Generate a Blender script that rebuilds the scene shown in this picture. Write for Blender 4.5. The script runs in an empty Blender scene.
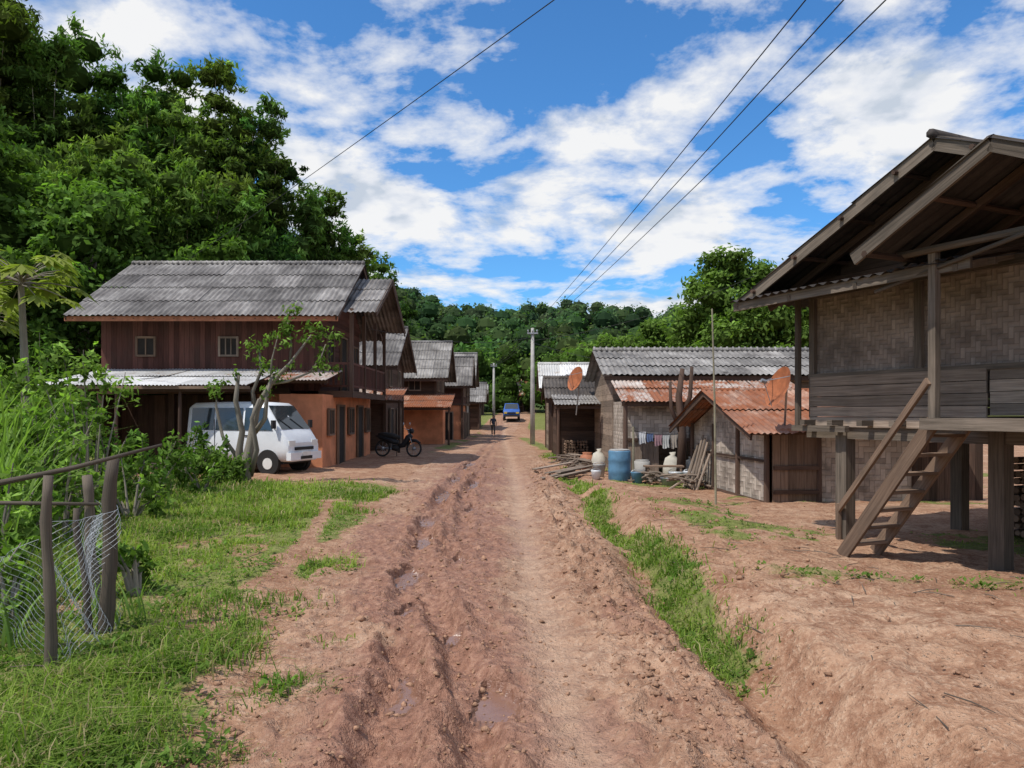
import bpy, math, random
import numpy as np
from mathutils import Vector, Matrix
random.seed(7); rng=np.random.default_rng(11)
scene=bpy.context.scene
V=lambda *a: np.array(a,dtype=float)
def nrm(a):
    a=np.asarray(a,float); return a/(np.linalg.norm(a)+1e-12)
def sst(a,b,x):
    t=np.clip((x-a)/(b-a),0,1); return t*t*(3-2*t)
# ---------------------------------------------------------------- noise
def _h(ix,iy,s):
    n=(ix.astype(np.int64)*374761393+iy.astype(np.int64)*668265263+s*974634777)&0xffffffff
    n=((n^(n>>13))*1274126177)&0xffffffff
    n=(n^(n>>16))&0xffffffff
    return n/4294967295.0
def vn(x,y,s=0):
    x=np.asarray(x,float);y=np.asarray(y,float)
    ix=np.floor(x);iy=np.floor(y);fx=x-ix;fy=y-iy
    fx=fx*fx*(3-2*fx);fy=fy*fy*(3-2*fy)
    a=_h(ix,iy,s);b=_h(ix+1,iy,s);c=_h(ix,iy+1,s);d=_h(ix+1,iy+1,s)
    return (a*(1-fx)+b*fx)*(1-fy)+(c*(1-fx)+d*fx)*fy
def fbm(x,y,o=4,s=0):
    r=0;a=.5;t=0
    for i in range(o):
        r=r+a*vn(x*2**i,y*2**i,s+i*17);t+=a;a*=.5
    return r/t
# ---------------------------------------------------------------- mesh builder
class MB:
    def __init__(s): s.v=[];s.f=[];s.uv=[]
    def face(s,pts,uv=None):
        b=len(s.v);s.v+=[tuple(p) for p in pts];s.f.append(list(range(b,b+len(pts))))
        if uv is None:
            p=[np.asarray(q,float) for q in pts];e=nrm(p[1]-p[0]);n=np.cross(e,p[2]-p[0]);g=nrm(np.cross(n,e))
            uv=[(float(np.dot(q-p[0],e)),float(np.dot(q-p[0],g))) for q in p]
        s.uv+=uv
    def box(s,c,size,ax=None):
        c=np.asarray(c,float)
        if ax is None: ax=(V(1,0,0),V(0,1,0),V(0,0,1))
        ax=[np.asarray(a,float) for a in ax];h=[q/2 for q in size];o=random.random()*7
        for i in range(3):
            j,k=(i+1)%3,(i+2)%3
            for sg in (1,-1):
                q=[(-1,-1),(1,-1),(1,1),(-1,1)]
                if sg<0:q=q[::-1]
                pts=[];uv=[]
                for a,b in q:
                    pts.append(c+ax[i]*h[i]*sg+ax[j]*h[j]*a+ax[k]*h[k]*b)
                    ua,ub=h[j]*a,h[k]*b
                    if h[j]<h[k]: ua,ub=ub,ua
                    uv.append((ua+o,ub+o))
                s.face(pts,uv)
    def box2(s,a,b):
        s.box([(a[i]+b[i])/2 for i in range(3)],[abs(b[i]-a[i]) for i in range(3)])
    def beam(s,p,q,w,h,up=(0,0,1)):
        p=np.asarray(p,float);q=np.asarray(q,float);d=q-p;L=np.linalg.norm(d);d=d/L
        side=np.cross(d,np.asarray(up,float))
        if np.linalg.norm(side)<1e-3: side=np.cross(d,V(1,0,0))
        side=nrm(side);u=np.cross(side,d)
        s.box((p+q)/2,(L,w,h),(d,side,u))
    def tube(s,pts,rad,n=8,cap=True):
        pts=[np.asarray(p,float) for p in pts]
        if not hasattr(rad,'__len__'): rad=[rad]*len(pts)
        base=len(s.v);ref=None;L=0
        for i,p in enumerate(pts):
            d=nrm(pts[min(i+1,len(pts)-1)]-pts[max(i-1,0)])
            if ref is None: ref=V(0,0,1) if abs(d[2])<.9 else V(1,0,0)
            a=nrm(np.cross(d,ref));b=np.cross(d,a)
            for k in range(n):
                t=2*math.pi*k/n; s.v.append(tuple(p+rad[i]*(a*math.cos(t)+b*math.sin(t))))
        for i in range(len(pts)-1):
            L2=L+np.linalg.norm(pts[i+1]-pts[i])
            for k in range(n):
                k2=(k+1)%n
                s.f.append([base+i*n+k,base+i*n+k2,base+(i+1)*n+k2,base+(i+1)*n+k])
                c=.15
                s.uv+=[(L,k*c),(L,(k+1)*c),(L2,(k+1)*c),(L2,k*c)]
            L=L2
        if cap:
            s.f.append([base+k for k in range(n)][::-1]);s.uv+=[(0,0)]*n
            e=base+(len(pts)-1)*n
            s.f.append([e+k for k in range(n)]);s.uv+=[(0,0)]*n
    def disc(s,c,axis,r,t,n=20):
        c=np.asarray(c,float);axis=nrm(axis);s.tube([c-axis*t/2,c+axis*t/2],r,n)
    def grid(s,P,us=1,vs=1):
        m,n=P.shape[:2];b=len(s.v)
        for i in range(m):
            for j in range(n): s.v.append(tuple(P[i,j]))
        ul=np.linalg.norm(P[-1,0]-P[0,0]);vl=np.linalg.norm(P[0,-1]-P[0,0])
        for i in range(m-1):
            for j in range(n-1):
                s.f.append([b+i*n+j,b+(i+1)*n+j,b+(i+1)*n+j+1,b+i*n+j+1])
                for (a,c) in ((i,j),(i+1,j),(i+1,j+1),(i,j+1)):
                    s.uv.append((a/(m-1)*ul,c/(n-1)*vl))
    def corr(s,p0,u,v,ul,vl,per=.13,amp=.018,row=1.1,rag=.04,sheetw=.9):
        p0=np.asarray(p0,float);u=nrm(u);v=nrm(v);w=nrm(np.cross(u,v))
        if w[2]<0:w=-w
        nr=max(1,round(vl/row));rl=vl/nr;ns=max(1,round(ul/sheetw));sw=ul/ns
        for r in range(nr):
            for k in range(ns):
                m=max(5,int(sw/per*6)+1)
                dz=random.uniform(0,.012);de=random.uniform(-rag,rag);tw=random.uniform(-.008,.008)
                P=np.zeros((m,2,3))
                uu=np.linspace(-.02,sw+.02,m)
                for j,vv in enumerate((r*rl-(.06),(r+1)*rl+.02)):
                    if j==0 and r==0: vv+=de
                    for i in range(m):
                        lift=(.028 if j==0 else 0.0)+dz+tw*(uu[i]/sw)
                        P[i,j]=p0+u*(k*sw+uu[i])+v*vv+w*(amp*math.sin(2*math.pi*(k*sw+uu[i])/per)+lift+.004*(k%2))
                s.grid(P)
    def planks(s,p0,u,v,ul,vl,bw,th=.02,n=None,gap=.006,jit=.004):
        p0=np.asarray(p0,float);u=nrm(u);v=nrm(v);w=nrm(np.cross(u,v)) if n is None else nrm(n)
        k=max(1,round(vl/bw));b=vl/k
        for i in range(k):
            j=random.uniform(0,jit)
            s.box(p0+u*ul/2+v*(i+.5)*b+w*j,(ul*random.uniform(.995,1.0),b-gap,th),(u,v,w))
    def obj(s,name,mat,parent=None,smooth=False):
        me=bpy.data.meshes.new(name);me.from_pydata(s.v,[],s.f)
        l=me.uv_layers.new(name='UVMap');l.data.foreach_set('uv',np.array(s.uv,dtype=np.float32).ravel())
        if smooth: me.polygons.foreach_set('use_smooth',[True]*len(me.polygons))
        me.materials.append(mat);o=bpy.data.objects.new(name,me);scene.collection.objects.link(o)
        if parent is not None: attach(o,parent)
        return o
def attach(o,parent):
    o.parent=parent;o.matrix_parent_inverse=Matrix.Translation(-Vector(parent.location))
def E(name,loc):
    e=bpy.data.objects.new(name,None);e.location=loc;e.empty_display_size=.3;scene.collection.objects.link(e);return e
def np_mesh(name,v,f,mat,col=None,smooth=False,parent=None,attrs=None):
    me=bpy.data.meshes.new(name);N=len(v);F,k=f.shape
    me.vertices.add(N);me.vertices.foreach_set('co',np.asarray(v,np.float32).ravel())
    me.loops.add(F*k);me.loops.foreach_set('vertex_index',f.astype(np.int32).ravel())
    me.polygons.add(F);me.polygons.foreach_set('loop_start',np.arange(0,F*k,k,dtype=np.int32))
    if smooth: me.polygons.foreach_set('use_smooth',np.ones(F,bool))
    me.update(calc_edges=True)
    if col is not None:
        a=me.color_attributes.new('Col','FLOAT_COLOR','POINT')
        c=np.ones((N,4),np.float32);c[:,:3]=col;a.data.foreach_set('color',c.ravel())
    for kx,val in (attrs or {}).items():
        a=me.attributes.new(kx,'FLOAT','POINT');a.data.foreach_set('value',np.asarray(val,np.float32).ravel())
    me.materials.append(mat);o=bpy.data.objects.new(name,me);scene.collection.objects.link(o)
    if parent is not None: attach(o,parent)
    return o
# ---------------------------------------------------------------- materials
class NT:
    def __init__(s,name):
        s.m=bpy.data.materials.new(name);s.m.use_nodes=True;s.t=s.m.node_tree
        s.b=s.t.nodes['Principled BSDF'];s.n=s.t.nodes
    def new(s,t,**k):
        n=s.n.new(t)
        for a,b in k.items(): setattr(n,a,b)
        return n
    def l(s,a,b): s.t.links.new(a,b)
    def noise(s,vec,scale,det=4,rough=.55,dist=0):
        n=s.new('ShaderNodeTexNoise');n.inputs['Scale'].default_value=scale;n.inputs['Detail'].default_value=det
        n.inputs['Roughness'].default_value=rough;n.inputs['Distortion'].default_value=dist
        if vec is not None:s.l(vec,n.inputs['Vector'])
        return n.outputs['Fac']
    def ramp(s,f,stops):
        r=s.new('ShaderNodeValToRGB');e=r.color_ramp.elements
        while len(e)<len(stops): e.new(.5)
        for i,(p,c) in enumerate(stops):
            e[i].position=p;e[i].color=(*c,1) if hasattr(c,'__len__') else (c,c,c,1)
        s.l(f,r.inputs[0]);return r.outputs[0]
    def mix(s,f,a,b,mode='MIX'):
        m=s.new('ShaderNodeMix',data_type='RGBA',blend_type=mode)
        for i,x in ((0,f),(6,a),(7,b)):
            if hasattr(x,'links'): s.l(x,m.inputs[i])
            else: m.inputs[i].default_value=(*x,1) if hasattr(x,'__len__') else x
        return m.outputs[2]
    def math(s,op,a,b=0.0,c=None):
        m=s.new('ShaderNodeMath',operation=op)
        for i,x in enumerate((a,b) if c is None else (a,b,c)):
            if hasattr(x,'links'): s.l(x,m.inputs[i])
            else: m.inputs[i].default_value=x
        return m.outputs[0]
    def map(s,vec,sc,loc=(0,0,0)):
        m=s.new('ShaderNodeMapping');m.inputs['Scale'].default_value=sc;m.inputs['Location'].default_value=loc;s.l(vec,m.inputs[0]);return m.outputs[0]
    def uv(s): return s.new('ShaderNodeTexCoord').outputs['UV']
    def pos(s): return s.new('ShaderNodeNewGeometry').outputs['Position']
    def isl(s): return s.new('ShaderNodeNewGeometry').outputs['Random Per Island']
    def attr(s,n): return s.new('ShaderNodeAttribute',attribute_name=n)
    def bump(s,h,st=.4,d=.01):
        b=s.new('ShaderNodeBump');b.inputs['Strength'].default_value=st;b.inputs['Distance'].default_value=d
        s.l(h,b.inputs['Height']);s.l(b.outputs[0],s.b.inputs['Normal'])
    def val(s,c,lo,hi):
        cc=s.new('ShaderNodeHueSaturation');s.l(c,cc.inputs['Color']);s.l(s.math('MULTIPLY_ADD',s.isl(),hi-lo,lo),cc.inputs['Value']);return cc.outputs[0]
    def fin(s,c,rough=.85,spec=.25,metal=0):
        if hasattr(c,'links'): s.l(c,s.b.inputs['Base Color'])
        else: s.b.inputs['Base Color'].default_value=(*c,1)
        if hasattr(rough,'links'): s.l(rough,s.b.inputs['Roughness'])
        else: s.b.inputs['Roughness'].default_value=rough
        s.b.inputs['Specular IOR Level'].default_value=spec;s.b.inputs['Metallic'].default_value=metal
        return s.m
def m_wood(name,c1,c2,dirt=(.06,.05,.04),k=.5):
    n=NT(name);uv=n.uv();g=n.noise(n.map(uv,(1.2,28,1)),1.5,4,.6,.3)
    c=n.val(n.ramp(g,[(.3,c1),(.7,c2)]),.62,1.32)
    d=n.ramp(n.noise(n.pos(),1.7,4),[(.45,0.0),(.75,k)]);c=n.mix(d,c,dirt)
    n.bump(g,.5,.008);return n.fin(c,.85,.2)
def m_plain(name,c,rough=.6,var=.25,sc=3,spec=.3,metal=0,bump=0):
    n=NT(name);f=n.noise(n.pos(),sc,4,.6)
    lo=tuple(x*(1-var) for x in c);hi=tuple(min(1,x*(1+var*.6)) for x in c)
    if bump:n.bump(n.noise(n.pos(),sc*12,3),bump,.01)
    return n.fin(n.ramp(f,[(.3,lo),(.7,hi)]),rough,spec,metal)
def m_roof(name,base,dark,light,rust=None,thr=0.0,streak=.75,vr=(.75,1.28)):
    n=NT(name);uv=n.uv();p=n.pos()
    a=n.noise(p,1.1,6,.65);b=n.noise(n.map(uv,(9,.8,1)),1.4,4,.6)
    c=n.ramp(a,[(.3,dark),(.5,base),(.72,light)])
    c=n.mix(n.ramp(b,[(.42,0.0),(.7,streak)]),c,dark)
    c=n.val(c,*vr)
    if rust is not None:
        # rust follows the sheets: each sheet is more or less rusty
        rf=n.math('ADD',n.noise(p,2.3,6,.7),n.math('MULTIPLY',n.math('SUBTRACT',n.isl(),.5),.22))
        r=n.ramp(rf,[(thr-.06,1.0),(thr+.07,0.0)]);c=n.mix(r,c,n.mix(n.noise(p,6,4,.7),rust,tuple(x*.45 for x in rust)))
    n.bump(n.noise(p,30,2),.3,.006);return n.fin(c,.8,.25)
def m_weave(name,c1,c2,sc=11.0,con=.3):
    n=NT(name);uv=n.uv()
    s=n.new('ShaderNodeSeparateXYZ');n.l(n.map(uv,(sc,sc,1)),s.inputs[0]);u,v=s.outputs[0],s.outputs[1]
    fu=n.math('FLOOR',u);fv=n.math('FLOOR',v)
    t=n.math('MODULO',n.math('ADD',n.math('ADD',fu,fv),400.0),4.0)
    w=n.math('LESS_THAN',t,1.9)
    ru=n.math('SINE',n.math('MULTIPLY',n.math('FRACT',u),math.pi));rv=n.math('SINE',n.math('MULTIPLY',n.math('FRACT',v),math.pi))
    h=n.math('ADD',n.math('MULTIPLY',ru,w),n.math('MULTIPLY',rv,n.math('SUBTRACT',1.0,w)))
    cell=n.new('ShaderNodeCombineXYZ');n.l(n.math('MULTIPLY',fu,w),cell.inputs[0]);n.l(n.math('MULTIPLY',fv,n.math('SUBTRACT',1.0,w)),cell.inputs[1]);n.l(w,cell.inputs[2])
    wn=n.new('ShaderNodeTexWhiteNoise');n.l(cell.outputs[0],wn.inputs[0])
    f=n.math('MULTIPLY_ADD',wn.outputs[0],con,n.math('MULTIPLY_ADD',w,.10,n.math('MULTIPLY',n.noise(n.pos(),1.6,6,.65),.85)))
    c=n.ramp(f,[(.25,c1),(.95,c2)])
    c=n.mix(n.ramp(h,[(0.0,.55),(.4,0.0)]),c,(.05,.04,.032))
    c=n.mix(n.ramp(n.noise(n.pos(),1.1,6,.7),[(.46,0.0),(.66,.7)]),c,(.085,.068,.055))
    n.bump(h,.6,.01);return n.fin(c,.88,.15)
def m_leaf(name,tr=.35):
    n=NT(name);a=n.attr('Col').outputs['Color'];n.n.remove(n.b)
    d=n.new('ShaderNodeBsdfDiffuse');n.l(a,d.inputs[0])
    t=n.new('ShaderNodeBsdfTranslucent');n.l(n.mix(1.0,a,(1.2,1.45,.5),'MULTIPLY'),t.inputs[0])
    mx=n.new('ShaderNodeMixShader');mx.inputs[0].default_value=tr;n.l(d.outputs[0],mx.inputs[1]);n.l(t.outputs[0],mx.inputs[2])
    n.l(mx.outputs[0],n.n['Material Output'].inputs[0]);return n.m
def dirt_colour(n,p):
    a=n.noise(p,.55,4,.6,.2);b=n.noise(p,3.5,6,.7);c=n.noise(p,28,4,.7)
    col=n.ramp(a,[(.3,(.31,.165,.10)),(.52,(.435,.26,.165)),(.72,(.54,.365,.25))])
    col=n.mix(n.ramp(b,[(.36,.9),(.56,0.0)]),col,(.25,.12,.07))
    col=n.mix(n.ramp(c,[(.52,0.0),(.72,.65)]),col,(.58,.42,.30))
    col=n.mix(n.ramp(n.noise(p,11,4,.7),[(.34,.75),(.50,0.0)]),col,(.22,.11,.065))
    vo=n.new('ShaderNodeTexVoronoi');vo.inputs['Scale'].default_value=30;n.l(p,vo.inputs['Vector'])
    peb=n.ramp(vo.outputs['Distance'],[(.1,1.0),(.25,0.0)])
    pm=n.math('MULTIPLY',peb,n.ramp(b,[(.5,0.0),(.6,1.0)]))
    col=n.mix(n.math('MULTIPLY',pm,.45),col,(.46,.36,.28))
    h=n.math('ADD',n.math('MULTIPLY',b,1.0),n.math('ADD',n.math('MULTIPLY',c,.4),n.math('MULTIPLY',pm,.2)))
    return col,h
def m_ground():
    n=NT('ground_soil');p=n.pos();col,h=dirt_colour(n,p)
    g=n.attr('grass').outputs['Fac']
    gn=n.noise(p,9,5,.7);gc=n.ramp(gn,[(.3,(.07,.10,.022)),(.5,(.15,.20,.045)),(.68,(.27,.27,.10)),(.8,(.33,.23,.13))])
    gm=n.ramp(n.math('ADD',g,n.math('MULTIPLY',n.math('SUBTRACT',n.noise(p,5,6,.7),.5),.9)),[(.36,0.0),(.6,1.0)])
    col=n.mix(n.math('MULTIPLY',gm,.85),col,gc)
    litter=n.ramp(n.noise(p,45,2,.6),[(.65,0.0),(.71,.75)]);col=n.mix(litter,col,(.13,.08,.05))
    far=n.attr('far').outputs['Fac'];col=n.mix(far,col,(.05,.085,.025))
    n.bump(h,1.0,.05);return n.fin(col,.95,.12)
def m_road():
    n=NT('mud_road');p=n.pos();col,h=dirt_colour(n,p)
    w=n.attr('wet').outputs['Fac']
    wm=n.ramp(n.math('ADD',w,n.math('MULTIPLY',n.math('SUBTRACT',n.noise(p,4,5,.7),.5),1.0)),[(.28,0.0),(.62,1.0)])
    mud=n.ramp(n.noise(p,13,5,.68),[(.32,(.15,.062,.036)),(.5,(.28,.13,.08)),(.68,(.42,.23,.15))])
    col=n.mix(n.math('MULTIPLY',wm,.9),col,mud)
    pale=n.attr('pale').outputs['Fac'];col=n.mix(n.math('MULTIPLY',pale,.4),col,(.54,.37,.26))
    pud=n.attr('puddle').outputs['Fac'];col=n.mix(n.math('MULTIPLY',pud,.85),col,(.21,.11,.075))
    r=n.math('SUBTRACT',.93,n.math('ADD',n.math('MULTIPLY',wm,.30),n.math('MULTIPLY',pud,.45)))
    n.bump(n.math('MULTIPLY',h,n.math('SUBTRACT',1.0,n.math('MULTIPLY',pud,.9))),1.0,.055)
    return n.fin(col,r,.45)
W_dark=m_wood('wood_dark',(.055,.034,.025),(.13,.08,.058),k=.3)
W_red=m_wood('wood_redbrown',(.07,.03,.024),(.135,.057,.043),k=.4)
W_grey=m_wood('wood_weathered',(.17,.125,.095),(.36,.28,.215),k=.4)
W_tan=m_wood('wood_tan',(.14,.09,.062),(.27,.185,.13))
W_post=m_wood('wood_post',(.085,.068,.052),(.20,.16,.125))
BARK=m_wood('bark',(.14,.12,.095),(.33,.29,.235),k=.3)
R_grey=m_roof('roof_fibre_cement',(.20,.185,.175),(.075,.068,.065),(.36,.34,.32))
R_grey2=m_roof('roof_fibre_grey2',(.24,.225,.21),(.10,.09,.085),(.38,.36,.34))
R_rust=m_roof('roof_rusty',(.42,.36,.32),(.24,.16,.12),(.50,.46,.42),(.34,.125,.06),.51,.75,(.7,1.25))
R_rust2=m_roof('roof_very_rusty',(.34,.17,.11),(.18,.08,.05),(.48,.36,.28),(.34,.12,.055),.50,.75,(.65,1.2))
R_light=m_roof('roof_zinc',(.60,.59,.57),(.44,.42,.40),(.74,.73,.72),(.38,.28,.20),.30,.4)
R_black=m_roof('roof_dark',(.085,.07,.06),(.04,.034,.03),(.16,.14,.125))
R_stilt=m_roof('roof_stilt_dark',(.055,.046,.042),(.028,.024,.022),(.10,.088,.08))
WEAVE=m_weave('woven_bamboo',(.15,.11,.088),(.42,.34,.285),17,.30)
WEAVE2=m_weave('woven_bamboo_pale',(.22,.18,.145),(.56,.48,.40),9,.45)
ORANGE=m_plain('plaster_orange',(.66,.27,.14),.85,.3,1.6,.2,bump=.2)
CONC=m_plain('concrete',(.42,.40,.37),.85,.3,2,.2,bump=.3)
DARK=m_plain('shadow_dark',(.03,.025,.022),.9)
METAL=m_plain('metal_grey',(.35,.36,.37),.45,.2,8,.5,.6)
NETM=m_plain('net_wire',(.40,.42,.44),.6,.2,8,.3,.2)
WHITE=m_plain('paint_white',(.74,.76,.78),.3,.12,1.5,.5)
BLUEB=m_plain('plastic_blue',(.10,.22,.34),.5,.25,5,.4)
GLASS=m_plain('dark_glass',(.03,.04,.045),.08,.2,2,.8)
RUBBER=m_plain('rubber',(.03,.028,.027),.8)
RUSTP=m_plain('rust_paint',(.38,.15,.08),.75,.35,6)
DISHM=m_plain('dish_paint',(.36,.12,.05),.7,.35,6)
LAMPG=m_plain('lamp_glass',(.75,.75,.72),.15,.1,5,.7)
WIRE=m_plain('cable_black',(.02,.02,.022),.6)
REDP=m_plain('paint_red',(.42,.03,.025),.4)
BLUEP=m_plain('paint_blue',(.04,.12,.40),.4)
YEL=m_plain('paint_yellow',(.65,.45,.05),.5)
SACK=m_plain('sack_cloth',(.52,.48,.40),.9,.25,4)
LEAF=m_leaf('foliage_leaf',.38)
GRASS=m_leaf('grass_blade',.35)
CLODM=m_plain('dirt_clod',(.38,.22,.14),.95,.45,9,.1,bump=.8)
BAMB=m_plain('bamboo_pole',(.28,.25,.17),.6,.4,4)
# ---------------------------------------------------------------- terrain
YT=[-20,0,3.6,6.8,10,14.5,22,33.5,48,62,80,110,160]
LX=[-1.0,-1.0,-1.15,-1.85,-2.15,-2.4,-2.7,-2.6,-2.5,-2.3,-1.3,.4,3]
RX=[1.4,1.4,1.35,1.2,1.05,1.05,1.1,1.05,.6,.0,1.0,3.2,6]
def lx(y): return np.interp(y,YT,LX)
def rx(y): return np.interp(y,YT,RX)
def zb(y): return np.interp(y,[-50,28,45,62,72,82,100,400],[0,0,-.14,-.28,.35,1.1,1.8,2.5])
def H(x,y):
    x=np.asarray(x,float);y=np.asarray(y,float)
    z=zb(y)
    l=lx(y);r=rx(y);off=np.maximum(l-x,x-r)
    z=z+.07*sst(0,.8,l-x)+.10*(fbm(x*.5,y*.5,3,3)-.5)*sst(0,1.5,off)
    z=z+.06*(fbm(x*2.3,y*2.3,3,8)-.5)*sst(0,.5,off)
    xd=1.55+.1*np.sin(y*.6)+.15*(fbm(y*.7,y*0+4,3,12)-.5)
    fade=1-sst(14,22,y)
    z=z-.20*np.exp(-((x-xd)/.22)**2)*fade
    z=z+(.12+.08*(1-sst(4.5,9,y)))*sst(xd+.05,xd+.5,x+.25*(fbm(x*2,y*2,3,14)-.5))*fade - .12*sst(2.8,4.2,x)*sst(5.5,8.5,y)*fade
    z=z-.10*sst(1.2,3,x)*sst(13,17,y)*(1-sst(40,60,y))
    z=z+sst(95,210,y)*(15+3*np.sin(x*.03+1)-7*sst(10,110,x)+4*fbm(x*.02,y*.02,3,5))
    z=z+sst(12,34,-x)*sst(28,60,y)*9+sst(9,26,-x-(y-60)*-.02)*sst(34,52,y)*3*(1-sst(60,90,y))
    z=z+sst(30,120,-x)*8*sst(5,60,y)
    z=z+sst(25,120,x)*6*sst(60,120,y)
    return z
def grassm(x,y):
    x=np.asarray(x,float);y=np.asarray(y,float)
    l=lx(y);nz=fbm(x*1.1,y*1.1,4,21);nz2=fbm(x*.45,y*.45,3,33);nz3=fbm(x*2.6,y*2.6,3,37)
    g=sst(-.12,.55,(l+.05-x)+(nz-.5)*1.5)
    g=g*(1-sst(15.5,18.5,y-.25*np.clip(-x-6,0,8))*(x>-14))
    g=g*(.45+.55*sst(.38,.5,nz2*.45+nz3*.55))
    px=np.interp(y,[5,8,12,16],[-2.1,-2.4,-3.0,-3.9]);g=g*(1-.9*np.exp(-((x-px)/.15)**2)*sst(6.3,7.5,y)*(1-sst(13,16,y)))
    g=g*(1-.45*np.exp(-((x-l+.35)/.45)**2)*(1-sst(4.5,8,y)))
    xs_=1.62+.12*np.sin(y*.9)+.2*(fbm(y*.8,y*0+2,3,41)-.5)
    d=np.exp(-((x-xs_)/(.20+.10*fbm(y*1.1,y*0+6,2,42)))**2)*sst(.36,.50,fbm(x*1.6+3,y*1.1,4,44)+.16*np.exp(-((y-6.8)/1.6)**2)+.12*np.exp(-((y-12)/3)**2))*sst(4.7,5.6,y)*(1-sst(18,26,y))
    yard=.7*sst(.5,.64,fbm(x*.6,y*.6,5,55)*.7+.3*fbm(x*3,y*3,3,56))*sst(2.0,2.8,x)*sst(5.5,8,y)*(1-sst(26,34,y))
    strip=.9*sst(28,34,y)*np.exp(-((x-l+.7)/.5)**2)*sst(.35,.6,nz2)*(1-sst(60,70,y))
    strip=strip+.9*sst(24,30,y)*np.exp(-((x-rx(y)-.6)/.5)**2)*sst(.3,.6,nz2)*(1-sst(60,70,y))
    far=sst(40,60,y)*sst(3,8,np.abs(x+.5))+sst(64,72,y)*sst(.6,1.4,np.maximum(l-x,x-rx(y)))
    return np.clip(g+d+yard+strip+far,0,1)
def axis(fine_a,fine_b,step,lo,hi,gr):
    a=list(np.arange(fine_a,fine_b,step));s=step;p=a[-1]
    while p<hi: s*=gr;p+=s;a.append(p)
    s=step;p=a[0];b=[]
    while p>lo: s*=gr;p-=s;b.append(p)
    return np.array(b[::-1]+a)
xs=axis(-3.6,4.6,.04,-900,900,1.045);ys=axis(2.2,9,.035,-60,1500,1.022)
X,Y=np.meshgrid(xs,ys,indexing='ij');Z=H(X,Y)
g=grassm(X,Y)
inside=sst(.05,.3,np.minimum(X-lx(Y),rx(Y)-X))*(Y<150)
Z=Z-.17*inside
rgh=1+1.6*sst(1.1,1.5,X)*(1-sst(2.2,4,X))
Z=Z+.05*rgh*(fbm(X*5,Y*5,4,71)-.5)*(1-sst(15,30,Y))+.026*(fbm(X*18,Y*18,2,72)-.5)*(1-sst(9,14,Y))
m,nn=X.shape
idx=np.arange(m*nn).reshape(m,nn)
F=np.stack([idx[:-1,:-1],idx[1:,:-1],idx[1:,1:],idx[:-1,1:]],-1).reshape(-1,4)
far=np.clip(sst(85,110,Y)+sst(30,45,Y)*sst(14,22,-X),0,1)
np_mesh('ground',np.stack([X,Y,Z],-1).reshape(-1,3),F,m_ground(),smooth=True,attrs={'grass':g.ravel(),'far':far.ravel()})
rut1=lambda y:np.interp(y,[0,3,4.4,6.8,9,12,20,35,60],[-.62,-.62,-.68,-.92,-1.1,-1.35,-1.45,-1.3,-1.5])
rut2=lambda y:np.interp(y,[0,3,6.8,12,20,35,60],[.42,.38,.22,.14,.05,-.2,-.7])
rut3=lambda y:np.interp(y,[0,3,5,7,9,12,16,22,40],[-.25,-.05,-.35,-.75,-.65,-.75,-.95,-.8,-.9])
vs=axis(2.0,10,.025,-10,140,1.018);us=np.linspace(0,1,140)
U,Yr=np.meshgrid(us,vs,indexing='ij')
edge=.34*(fbm(Yr*1.3,Yr*0+1.5,4,90)-.5)*(U<.5)+.2*(fbm(Yr*1.7,Yr*0+7.5,3,91)-.5)*(U>=.5)
Xr=lx(Yr)-.25+(rx(Yr)-lx(Yr)+.4)*U+edge*np.abs(2*U-1)**2
PUD=[(-.66,4.6,.4,.09),(-.12,4.35,.38,.17),(-.9,6.4,.35,.12),(-.42,5.7,.22,.08),(-1.1,7.9,.5,.16),(-.6,8.6,.4,.1),(-1.15,9.9,.5,.13),(-1.25,11.9,.6,.25),(-.7,13.2,.7,.12),(-1.35,15.4,1.1,.25),(-1.4,19,1.2,.22),(-.85,18,1.0,.12),(-1.35,24,2,.2)]
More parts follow.
